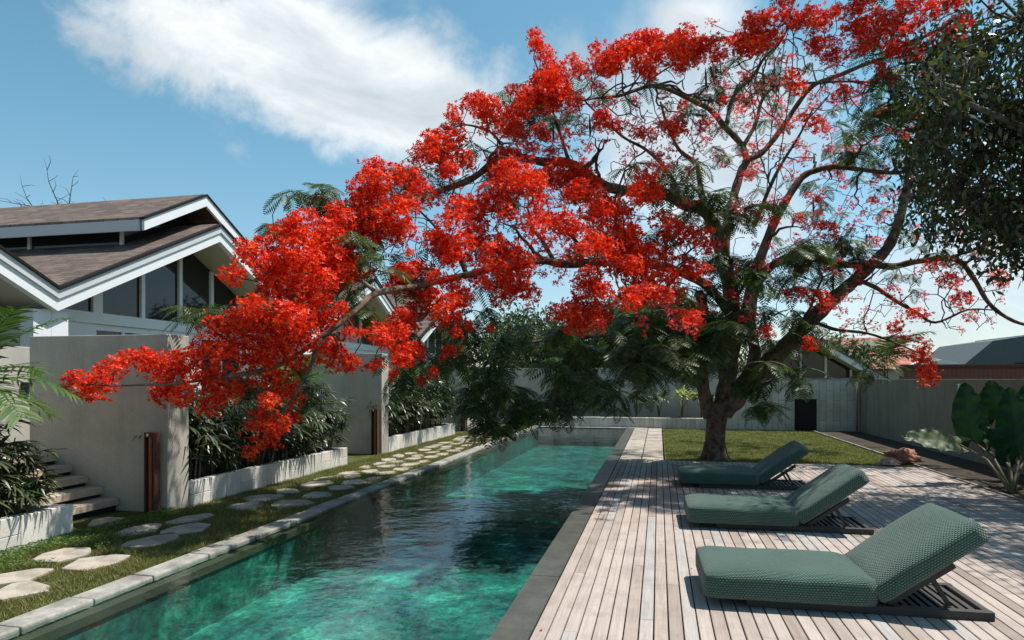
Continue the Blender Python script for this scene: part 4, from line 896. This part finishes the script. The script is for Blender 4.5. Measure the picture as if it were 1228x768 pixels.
T['G'] = (380, 260, 3.49, [(370,230,45),(420,220,40),(460,240,42),(500,260,38),(340,280,42),(380,300,45),(440,320,45),(480,340,38),(420,360,38),(390,390,35),(310,300,25),(560,280,38),(600,320,45),(560,360,45),(520,400,42),(570,400,45),(620,350,35),(510,440,35),(570,440,30),(580,490,25),(620,450,25),(640,465,18),(730,460,16),(350,420,38),(380,440,42),(320,450,38),(280,480,42),(260,500,30),(330,490,38),(400,460,30),(290,530,28),(340,540,38),(360,580,42),(400,560,38),(430,580,28),(380,610,30),(255,615,22),(320,660,20),(480,100,42),(520,130,42),(560,120,42),(540,170,42),(600,150,38),(640,180,35),(680,130,40),(720,160,45),(760,130,48),(800,120,48),(840,150,42),(850,190,35),(820,200,38),(760,230,45),(800,270,42),(840,280,45),(870,300,38),(820,320,42),(790,310,30),(880,340,28),(700,220,42),(670,260,35),(910,190,20),(720,290,30),(150,270,20),(220,220,16),(30,310,35),(60,420,35),(30,450,45),(20,380,35),(100,390,28),(130,440,22),(140,490,28),(190,490,22),(40,560,35),(90,570,32),(130,620,22),(150,630,18),(560,560,28),(520,600,16),(440,690,22),(470,670,20),(490,650,18),(385,150,20),(100,30,60),(40,60,50),(150,80,60),(60,140,50),(100,190,50),(30,220,50),(110,240,50),(200,30,50),(260,50,45),(320,40,45),(360,40,30),(180,240,25)])
rs = random.Random(21); BL = []
for (x0, y0, s_, lst) in T.values():
    for (x, y, r_) in lst:
        px, py, rp = x0 + x / s_, y0 + y / s_, r_ / s_
        if any((px - a) ** 2 + (py - b_) ** 2 < (.5 * max(rp, c_)) ** 2 for a, b_, c_, _ in BL): continue
        pink = (px > 700 and rp < 9.2 and py > 90) or (px > 620 and rp < 7)
        BL.append((px, py, rp, pink))
BP = []
for (px, py, rp, pink) in list(BL):
    if not pink and 340 < px < 870 and rs.random() < (.2 if px < 480 else .5): BL.append((px + rs.uniform(-1, 1) * rp * 1.2, py + rs.uniform(-.6, 1) * rp * 1.1, rp * .85, False))
for _ in range(70): BL.append((rs.uniform(720, 1110), rs.uniform(70, 330), rs.uniform(4.5, 8.5), rs.random() < .75))
for _ in range(40): BL.append((rs.uniform(900, 1180), rs.uniform(-140, -12), rs.uniform(9, 12), False))  # unseen blossoms above the frame, added for shade on the deck
for (px, py, rp, pink) in BL:
    d = dep(px, py) + max(-.8, min(.8, rs.gauss(0, .32))) + (rs.uniform(0, 4.5) if pink and px > 840 and 100 < py < 330 and rs.random() < .6 else 0); p = P(px, py, d); BP.append((p, rp * d / FPX * 1.2, pink))
TB = np.array([1.1, 14.0, -.02])
flame = thing('flame_tree', tuple(TB), 'wide flame tree covered in scarlet blossom, arching over the pool', 'tree')
def chain(pts): return [P(a, b_, c_) for a, b_, c_ in pts]
def smooth_pts(pts, n=4):
    pts = [np.array(p) for p in pts]; out = []
    for i in range(len(pts) - 1):
        p0 = pts[max(0, i - 1)]; p1 = pts[i]; p2 = pts[i + 1]; p3 = pts[min(len(pts) - 1, i + 2)]
        for k in range(n):
            t = k / n; out.append(.5 * ((2 * p1) + (-p0 + p2) * t + (2 * p0 - 5 * p1 + 4 * p2 - p3) * t * t + (-p0 + 3 * p1 - 3 * p2 + p3) * t ** 3))
    out.append(pts[-1]); return out
NODES = []; NR = []
def limb(name, pts, r0, r1, sides=9, wob=.0):
    q = smooth_pts(chain(pts), 5); n = len(q); rad = [r0 + (r1 - r0) * (i / (n - 1)) ** .8 for i in range(n)]
    if wob:
        q = [p + (np.array([rs.uniform(-1, 1), rs.uniform(-1, 1), rs.uniform(-1, 1)]) * wob if 0 < i < n - 1 else 0) for i, p in enumerate(q)]
    rad = [a * (1 + .07 * math.sin(i * 1.7)) for i, a in enumerate(rad)]
    for p, a in zip(q, rad): NODES.append(p); NR.append(a)
    mb = MB(); mb.tube(q, rad, sides); return mb.build(name, M_bark if r0 > .05 else M_twig, flame, True, off=TB)
# trunk, flared at the root and forking low
tp = [TB + np.array([0, 0, -.12]), TB + np.array([0, 0, .12]), P(858, 516, 13.45), P(860, 500, 13.4), P(861, 484, 13.4)]
mb = MB(); mb.tube(smooth_pts(tp, 5), [x_ * .78 for x_ in (.36, .34, .31, .285, .27, .262, .255, .25, .25, .248, .248, .25, .25, .255, .26, .26, .262, .265, .262, .255, .24)], 16)
for k in range(6):
    a = k * 1.05 + .3; mb.tube([TB + np.array([.36 * math.cos(a), .36 * math.sin(a), -.1]), TB + np.array([.2 * math.cos(a), .2 * math.sin(a), .08]), TB + np.array([.13 * math.cos(a), .13 * math.sin(a), .5])], [.05, .08, .04], 8)
mb.build('trunk', M_bark, flame, True, off=TB)
L_ = lambda pts, r0, r1, **k: limb('limb', pts, r0, r1, **k)
L_([(852, 500, 13.45), (846, 478, 13.4), (842, 450, 13.3), (850, 415, 13.2), (846, 380, 13.0), (838, 350, 12.8)], .15, .09)
L_([(864, 495, 13.4), (870, 468, 13.4), (876, 430, 13.3), (880, 395, 13.2), (876, 350, 13.0), (866, 305, 12.9), (856, 270, 12.8), (842, 250, 12.8), (825, 247, 12.6), (800, 234, 12.4), (772, 230, 12), (744, 228, 11.8), (719, 220, 11.5), (683, 196, 11.3), (657, 195, 11.2), (629, 190, 11), (606, 184, 10.8), (565, 215, 10.3), (510, 235, 9.3), (455, 258, 8.7), (400, 285, 8.2), (350, 318, 7.9), (305, 352, 7.6)], .19, .02)
L_([(866, 492, 13.4), (882, 478, 13.3), (896, 458, 13.2), (922, 436, 13.1), (948, 410, 13.1), (973, 384, 13.2), (1000, 358, 13.4), (1020, 341, 13.5), (1049, 314, 13.6), (1067, 293, 13.6), (1080, 258, 13.7), (1089, 217, 13.8), (1095, 178, 13.8), (1112, 140, 13.6), (1140, 95, 13.4)], .23, .05)
L_([(893, 458, 13.2), (905, 425, 13.4), (900, 390, 13.6), (905, 350, 13.8), (922, 322, 13.9), (955, 306, 14), (983, 311, 14), (1017, 318, 13.9), (1045, 316, 13.8)], .13, .06)
L_([(876, 420, 13.3), (892, 380, 13.5), (905, 330, 13.8), (925, 275, 14), (942, 242, 14.1), (961, 214, 14.2), (977, 205, 14.2), (1002, 200, 14.1), (1036, 204, 14), (1080, 207, 13.8), (1120, 190, 13.4)], .13, .03)
L_([(868, 310, 13.3), (872, 270, 13.5), (880, 235, 13.8), (889, 205, 14), (895, 192, 14), (888, 172, 14.1), (869, 152, 14), (852, 132, 13.8), (829, 120, 13.2), (806, 109, 12.6), (786, 103, 12.1), (766, 107, 11.7), (743, 115, 11.4), (715, 118, 11.1), (690, 122, 10.8)], .11, .015)
L_([(895, 192, 14), (914, 183, 14.1), (937, 155, 14.2), (954, 129, 14.3), (975, 103, 13.6), (1003, 92, 12.8), (1038, 77, 11.8), (1063, 69, 11), (1089, 52, 10.2), (1118, 40, 9.6), (1150, 20, 9.1)], .07, .02)
L_([(890, 178, 14), (906, 149, 14.2), (914, 120, 14.3), (932, 103, 13.8), (965, 100, 13.1), (1017, 98, 12), (1075, 101, 11)], .05, .015)
L_([(871, 150, 14), (880, 115, 14.1), (903, 92, 13.2), (917, 69, 12.3), (937, 49, 11.3), (950, 20, 10.4)], .05, .012)
L_([(856, 268, 12.8), (842, 235, 12.9), (836, 200, 13), (820, 185, 13), (812, 176, 13), (800, 150, 12.9), (792, 122, 12.8)], .07, .02)
L_([(825, 247, 12.6), (800, 205, 12.5), (775, 180, 12.3), (748, 165, 12), (720, 140, 11.5), (700, 120, 11)], .045, .012)
L_([(905, 270, 13.9), (930, 210, 14), (960, 160, 14.1), (975, 130, 14.1)], .05, .015)
L_([(872, 372, 13.1), (850, 345, 12.4), (812, 325, 11.6), (765, 315, 10.8), (719, 314, 10.2), (678, 317, 9.7), (647, 312, 9.3), (605, 318, 9), (560, 330, 8.8), (505, 342, 8.6), (452, 352, 7.8), (425, 374, 7.4), (385, 405, 7.1), (335, 438, 7.05), (270, 452, 7.1), (210, 460, 7.2), (165, 462, 7.0), (130, 463, 6.9)], .095, .008)
L_([(385, 405, 7.1), (372, 440, 7.0), (350, 480, 6.95), (325, 510, 6.9)], .028, .01)
L_([(452, 352, 7.8), (430, 335, 7.9), (400, 325, 8.0), (360, 330, 7.9)], .03, .01)
L_([(560, 330, 8.8), (545, 300, 9), (520, 270, 9.4), (500, 250, 9.6)], .035, .012)
L_([(765, 315, 10.8), (760, 340, 9.8), (745, 360, 9.2), (710, 372, 8.8)], .04, .012)
L_([(812, 325, 11.6), (800, 345, 10.2), (800, 370, 9.2), (815, 388, 8.8)], .04, .012)
L_([(744, 228, 11.8), (740, 255, 10.8), (735, 280, 9.8), (720, 300, 9.2)], .04, .012)
L_([(606, 184, 10.8), (590, 160, 10.9), (560, 150, 10.8), (540, 155, 10.7)], .03, .01)
L_([(683, 196, 11.3), (668, 150, 11.5), (655, 110, 11.1), (640, 70, 10.9)], .035, .01)
L_([(1046, 317, 13.6), (1070, 320, 13.6), (1099, 314, 13.4), (1145, 311, 13), (1167, 333, 12.8), (1186, 364, 12.6), (1211, 383, 12.4), (1240, 392, 12.2), (1290, 400, 12)], .08, .02)
L_([(1026, 335, 13.55), (1050, 345, 13.5), (1074, 361, 13.3), (1099, 375, 13), (1122, 387, 12.8), (1160, 372, 12.6), (1190, 372, 12.5)], .055, .012)
L_([(973, 384, 13.2), (1000, 395, 12.9), (1040, 400, 12.7), (1075, 412, 12.6), (1105, 425, 12.5)], .045, .01)
L_([(850, 415, 13.2), (810, 400, 12.6), (760, 400, 12.2), (700, 405, 12), (640, 410, 11.6), (590, 420, 11.2)], .07, .012)
L_([(882, 478, 13.3), (905, 468, 12.8), (930, 455, 12.4), (965, 440, 12.2)], .06, .012)
# boughs between the limbs and the twigs
base_n = len(NODES)
for _ in range(95):
    px, py = rs.uniform(600, 1190), rs.uniform(60, 340); p = P(px, py, dep(px, py) + rs.uniform(-.6, .6)); dd = np.linalg.norm(np.array(NODES[:base_n]) - p, axis=1); j = int(np.argmin(dd))
    if dd[j] < .5 or dd[j] > 2.4: continue
    j = max(0, j - rs.randint(0, 4)); q = NODES[j]; ln = np.linalg.norm(p - q); r0 = min(NR[j] * .6, .035); side = np.array([rs.uniform(-1, 1), rs.uniform(-1, 1), rs.uniform(-.2, 1)]) * ln * .18
    pts = [q + (p - q) * t_ + side * math.sin(math.pi * t_) + (np.array([rs.uniform(-1, 1) for _k in range(3)]) * .05 if 0 < t_ < 1 else 0) for t_ in np.linspace(0, 1, 8)]
    rd = [r0 + (.009 - r0) * t_ for t_ in np.linspace(0, 1, 8)]; mbb = MB(); mbb.tube(pts, rd, 6); mbb.build('bough', M_twig, flame, True, off=TB)
    for a_, b_ in zip(pts[1:], rd[1:]): NODES.append(a_); NR.append(b_)
# foliage tufts
TF = []
def tufts(n, cx, cy, rx, ry, d0, dj, sz=1.0, deep=False):
    for _ in range(n):
        a = rs.uniform(0, 6.283); q = math.sqrt(rs.random()); px, py = cx + rx * q * math.cos(a), cy + ry * q * math.sin(a)
        TF.append((P(px, py, d0 + rs.uniform(-dj, dj)), sz, deep))
tufts(46, 640, 440, 75, 55, 11.4, 1.2, 1.0, True); tufts(46, 740, 425, 90, 55, 12.2, 1.3, 1.0, True); tufts(46, 810, 400, 70, 60, 12.4, 1.2, 1.0, True)
tufts(11, 690, 478, 110, 22, 11.6, 1.0, .9, True); tufts(14, 600, 480, 50, 25, 10.6, .6, .9, True); tufts(24, 870, 345, 60, 50, 12.4, .8); tufts(18, 940, 315, 70, 30, 13, .8); tufts(16, 1000, 300, 50, 18, 13.4, .5)
tufts(13, 950, 392, 45, 30, 12.6, .8); tufts(9, 935, 448, 42, 24, 12.0, .5); tufts(4, 930, 488, 38, 10, 11.9, .4, .8); tufts(4, 1040, 440, 35, 10, 12.4, .4, .8); tufts(14, 870, 250, 60, 25, 12.8, .6); tufts(12, 870, 410, 50, 40, 12.6, .7); tufts(12, 800, 210, 60, 20, 12.4, .6)
tufts(10, 700, 120, 60, 40, 11.8, .5, .8); tufts(10, 620, 130, 40, 25, 11.4, .4, .8); tufts(10, 480, 220, 60, 25, 10, .4, .8); tufts(8, 370, 240, 40, 20, 8.4, .3, .7); tufts(16, 400, 330, 80, 60, 7.7, .4, .6); tufts(5, 325, 272, 18, 8, 8.9, .2, .6); tufts(14, 450, 320, 80, 50, 9.2, .5, .8); tufts(8, 250, 372, 45, 8, 8.1, .2, .7)
tufts(10, 520, 430, 60, 40, 9, .4, .8); tufts(12, 560, 210, 60, 40, 10.4, .4, .8); tufts(8, 330, 470, 60, 30, 8, .3, .6); tufts(6, 750, 290, 90, 60, 10, .5, .8); tufts(30, 950, 130, 150, 70, 13.5, .8, .6); tufts(55, 1010, -85, 170, 65, 11.3, 1.8, 1.0); tufts(26, 1080, 90, 60, 70, 10.6, .6, .8); tufts(34, 1000, 230, 120, 80, 16.5, 1.8, .8); tufts(16, 860, 90, 90, 60, 11.2, .5, .7); tufts(10, 1130, 320, 60, 50, 12.9, .5, .6); tufts(8, 600, 510, 25, 12, 10.2, .3, .7); tufts(20, 1060, 160, 60, 40, 13.8, .5, .9)  # the tuft group above the frame is added to shade the deck
tufts(16, 560, 400, 50, 30, 10.2, .5, .9); tufts(6, 590, 360, 40, 30, 9.8, .4, .8)
# twigs reach every blossom and tuft from the nearest wood
tg = [(p, .0, 'b') for p, r_, k in BP] + [(p, 0, 't') for p, s_, k in TF]
def skyline(px):
    ks = [(0, 480), (80, 440), (200, 400), (290, 300), (340, 258), (440, 195), (530, 140), (600, 105), (650, 60), (760, 45), (900, 8), (1000, -40), (1300, -60)]
    return float(np.interp(px, [k[0] for k in ks], [k[1] for k in ks]))
nx_ = 0
while nx_ < 2100:
    px, py = (rs.uniform(380, 1200) if nx_ > 600 else rs.uniform(420, 720)), rs.uniform(10, 400)
    if py < skyline(px) + 14 or (px < 700 and py > 330): continue
    nx_ += 1; p = P(px, py, dep(px, py) + rs.uniform(-.6, .6)); tg.append((p, 0, 'x'))
    if px > 620 and rs.random() < .16: BP.append((p, rs.uniform(.07, .13), True))
NP = np.array(NODES); NRr = list(NR); d0 = [np.min(np.linalg.norm(NP - p, axis=1)) for p, _, _ in tg]
tw = MB(); pool = np.zeros((len(NP) + 9 * len(tg), 3)); pool[:len(NP)] = NP; cnt = len(NP); rads = NRr[:]
for i in np.argsort(d0):
    p = tg[i][0]; dd = np.linalg.norm(pool[:cnt] - p, axis=1); j = int(np.argmin(dd)); q = pool[j].copy(); ln = dd[j]
    if ln < .06 or (tg[i][2] == 'x' and ln > 1.5): continue
    r0 = min(rads[j] * .8, .012 + .014 * ln); r1 = .007; n = 5 if ln > .35 else 3
    side = np.array([rs.uniform(-1, 1), rs.uniform(-1, 1), rs.uniform(-.3, .9)]) * ln * .16; pts = []
    for k in range(n + 1):
        t = k / n; pts.append(q + (p - q) * t + side * math.sin(math.pi * t) + (np.array([rs.uniform(-1, 1), rs.uniform(-1, 1), rs.uniform(-1, 1)]) * .035 * min(1, ln) if 0 < k < n else 0))
    rd = [r0 + (r1 - r0) * k / n for k in range(n + 1)]; tw.tube(pts, rd, 4, False)
    for k in range(1, n + 1): pool[cnt] = pts[k]; rads.append(rd[k]); cnt += 1
tw.build('twigs', M_twig, flame, True, off=TB)
# blossom clusters
def blob_verts(seed, nf):
    """unit-size inflorescence: nf five-petalled flowers over a lumpy ball"""
    rg = np.random.default_rng(seed); V_ = []
    n = rg.normal(size=(nf, 3)); n[:, 2] += .35; n /= np.linalg.norm(n, axis=1)[:, None]
    rad = .45 + .5 * rg.random(nf) ** .6; C_ = n * rad[:, None]
    for c_, a in zip(C_, n):
        s0 = np.cross(a, [.3, .5, .8]); s0 *= .012 / np.linalg.norm(s0); V_ += [-s0, s0, c_ + s0, c_ - s0]
        a = a + rg.normal(size=3) * .35; a /= np.linalg.norm(a); h_ = np.cross(a, rg.normal(size=3)); h_ /= np.linalg.norm(h_); g2 = np.cross(a, h_); op = rg.uniform(.15, .8)
        for k in range(5):
            an = 2 * math.pi * k / 5 + rg.uniform(-.2, .2); d = (h_ * math.cos(an) + g2 * math.sin(an)) * math.cos(op) + a * math.sin(op); s_ = np.cross(d, a); s_ /= np.linalg.norm(s_) + 1e-9
            L2 = rg.uniform(.20, .31); W2 = rg.uniform(.11, .17); m_ = c_ + d * L2 * .62
            V_ += [c_, m_ + s_ * W2 / 2 - a * .02, c_ + d * L2 - a * .05 * rg.random(), m_ - s_ * W2 / 2 - a * .02]
    return np.array(V_)
BV = [blob_verts(40 + i, 62) for i in range(6)]; BM = [quads_mesh('blossom_cluster', v, 4, M_petal) for v in BV]
order = sorted(range(len(BP)), key=lambda i: -(BP[i][1] / (BP[i][0] @ np.array([FV[0], FV[1], 0]))))
order = [i for i in order if not BP[i][2]] + [i for i in order if BP[i][2]]
red = []; pk = []
for n_, i in enumerate(order):
    p, s_, pink = BP[i]; k = rs.randrange(6); e = Euler((rs.uniform(-.4, .4), rs.uniform(-.4, .4), rs.uniform(0, 6.28)))
    sc = (s_ * rs.uniform(.95, 1.2), s_ * rs.uniform(.95, 1.2), s_ * rs.uniform(.85, 1.05))
    if n_ < 96:
        o = link('blossom_cluster', BM[k], flame); o.location = Vector(p - TB); o.rotation_euler = e; o.scale = sc
    else:
        Mx = np.array(Matrix.LocRotScale(Vector(p - TB), e, Vector(sc))); v = BV[k] if not pink else BV[k][:4 * 6 * 20]
        v = v @ Mx[:3, :3].T + Mx[:3, 3]; (pk if pink else red).append(v)
# loose single flowers and buds fringing the clusters
lo = []
for (p, s_, pink) in BP:
    for _ in range(2 if not pink else 2):
        q = np.array([rs.gauss(0, 1), rs.gauss(0, 1), rs.gauss(0, 1)]); q /= np.linalg.norm(q); c_ = p - TB + q * s_ * rs.uniform(1.0, 1.55); k = rs.randrange(0, 30) * 24
        v = BV[rs.randrange(6)][k + 4:k + 24]; v = (v - v.mean(0)) * .15 * rs.uniform(.8, 1.2) + c_; lo.append(v)
o = link('blossoms', quads_mesh('blossoms', np.concatenate(red + lo), 4, M_petal), flame); o['kind'] = 'stuff'
o = link('thin_blossoms', quads_mesh('thin_blossoms', np.concatenate(pk), 4, M_petalp), flame); o['kind'] = 'stuff'; o['label'] = 'small pinkish backlit blossoms high in the crown'
# feathery bipinnate leaves
def fern_verts(seed, npn=11):
    rg = np.random.default_rng(seed); V_ = []; d = np.array([1., 0, .15]); p = np.zeros(3); L2 = 1.0
    for i in range(npn):
        t = (i + 1) / npn; d2 = d + np.array([0, 0, -.95 * t]); d2 /= np.linalg.norm(d2); q = p + d2 * (L2 / npn)
        sd = np.array([0, 1., 0]); V_ += [p - sd * .006, p + sd * .006, q + sd * .005, q - sd * .005]
        pl = .36 * math.sin(math.pi * (.18 + .78 * t)) ** .8
        for s_ in (-1, 1):
            dl = sd * s_ * .85 + d2 * .5 + np.array([0, 0, -.18 + rg.uniform(-.1, .1)]); dl /= np.linalg.norm(dl); nn = np.cross(dl, d2); wv = np.cross(dl, nn); wv /= np.linalg.norm(wv); wv *= .030
            e = q + dl * pl; m_ = q + dl * pl * .5 + np.array([0, 0, .012]); V_ += [q, m_ - wv, e, m_ + wv]
        p = q
    return np.array(V_)
FVt = [fern_verts(70 + i) for i in range(5)]; fa = []; fd = []
for (p, sz, deep) in TF:
    for _ in range(rs.randint(7, 10) if deep else rs.randint(5, 8)):
        az = rs.uniform(0, 6.283); pit = rs.uniform(-.15, .75); s_ = sz * rs.uniform(.36, .58)
        Mx = np.array(Matrix.LocRotScale(Vector(p - TB), Euler((rs.uniform(-.35, .35), pit, az)), Vector((s_, s_, s_)))); v = FVt[rs.randrange(5)] @ Mx[:3, :3].T + Mx[:3, 3]; (fd if deep else fa).append(v)
link('foliage', quads_mesh('foliage', np.concatenate(fa), 4, M_fern), flame); link('foliage', quads_mesh('foliage', np.concatenate(fd), 4, M_fernd), flame)
# seed pods hanging in the crown
for (px, py) in ((1165, 15), (846, 85), (663, 148), (707, 142), (975, 240), (733, 66)):
    mb = MB(); p = P(px, py, dep(px, py) - .1); mb.tube([p + np.array([0, 0, .06]), p, p + np.array([.006, 0, -.1]), p + np.array([.012, 0, -.24]), p + np.array([0, 0, -.34])], [.004, .010, .020, .018, .003], 6)
    mb.build('seed_pod', M_frame, flame, False, off=TB)
# ------------------------------------------------------------------ fallen petals and leaves
def petal(x, y, z, mat, name, label, cat, group, s_):
    mb = MB(); a = random.uniform(0, 6.28); c_, q = math.cos(a) * s_, math.sin(a) * s_
    mb.add([(-c_, -q, .002), (q * .6, -c_ * .6, .008), (c_, q, .004), (-q * .6, c_ * .6, .009), (0, 0, .001)], [(0, 1, 4), (1, 2, 4), (2, 3, 4), (3, 0, 4)])
    o = mb.build(name, mat); o.location = (x, y, z); tag(o, label, cat, group)
c_ = G(649, 757); petal(c_[0], c_[1], .003, M_petal, 'fallen_petal', 'bright red petal on the deck by the pool edge at the bottom', 'petal', None, .016)
for k in range(16):
    petal(random.uniform(-.7, 4), random.uniform(3.6, 12), .003, M_rustd, 'fallen_leaf', 'tiny dry brown leaf lying on the deck boards', 'leaf', 'dry leaves on the deck', .011)
for (px, py) in ((315, 618), (242, 650), (700, 575), (300, 640)):
    c_ = G(px, py); petal(c_[0], c_[1], .022, M_petal, 'fallen_petal', 'small red petal fallen beside the pool', 'petal', 'petals fallen beside the pool', .018)
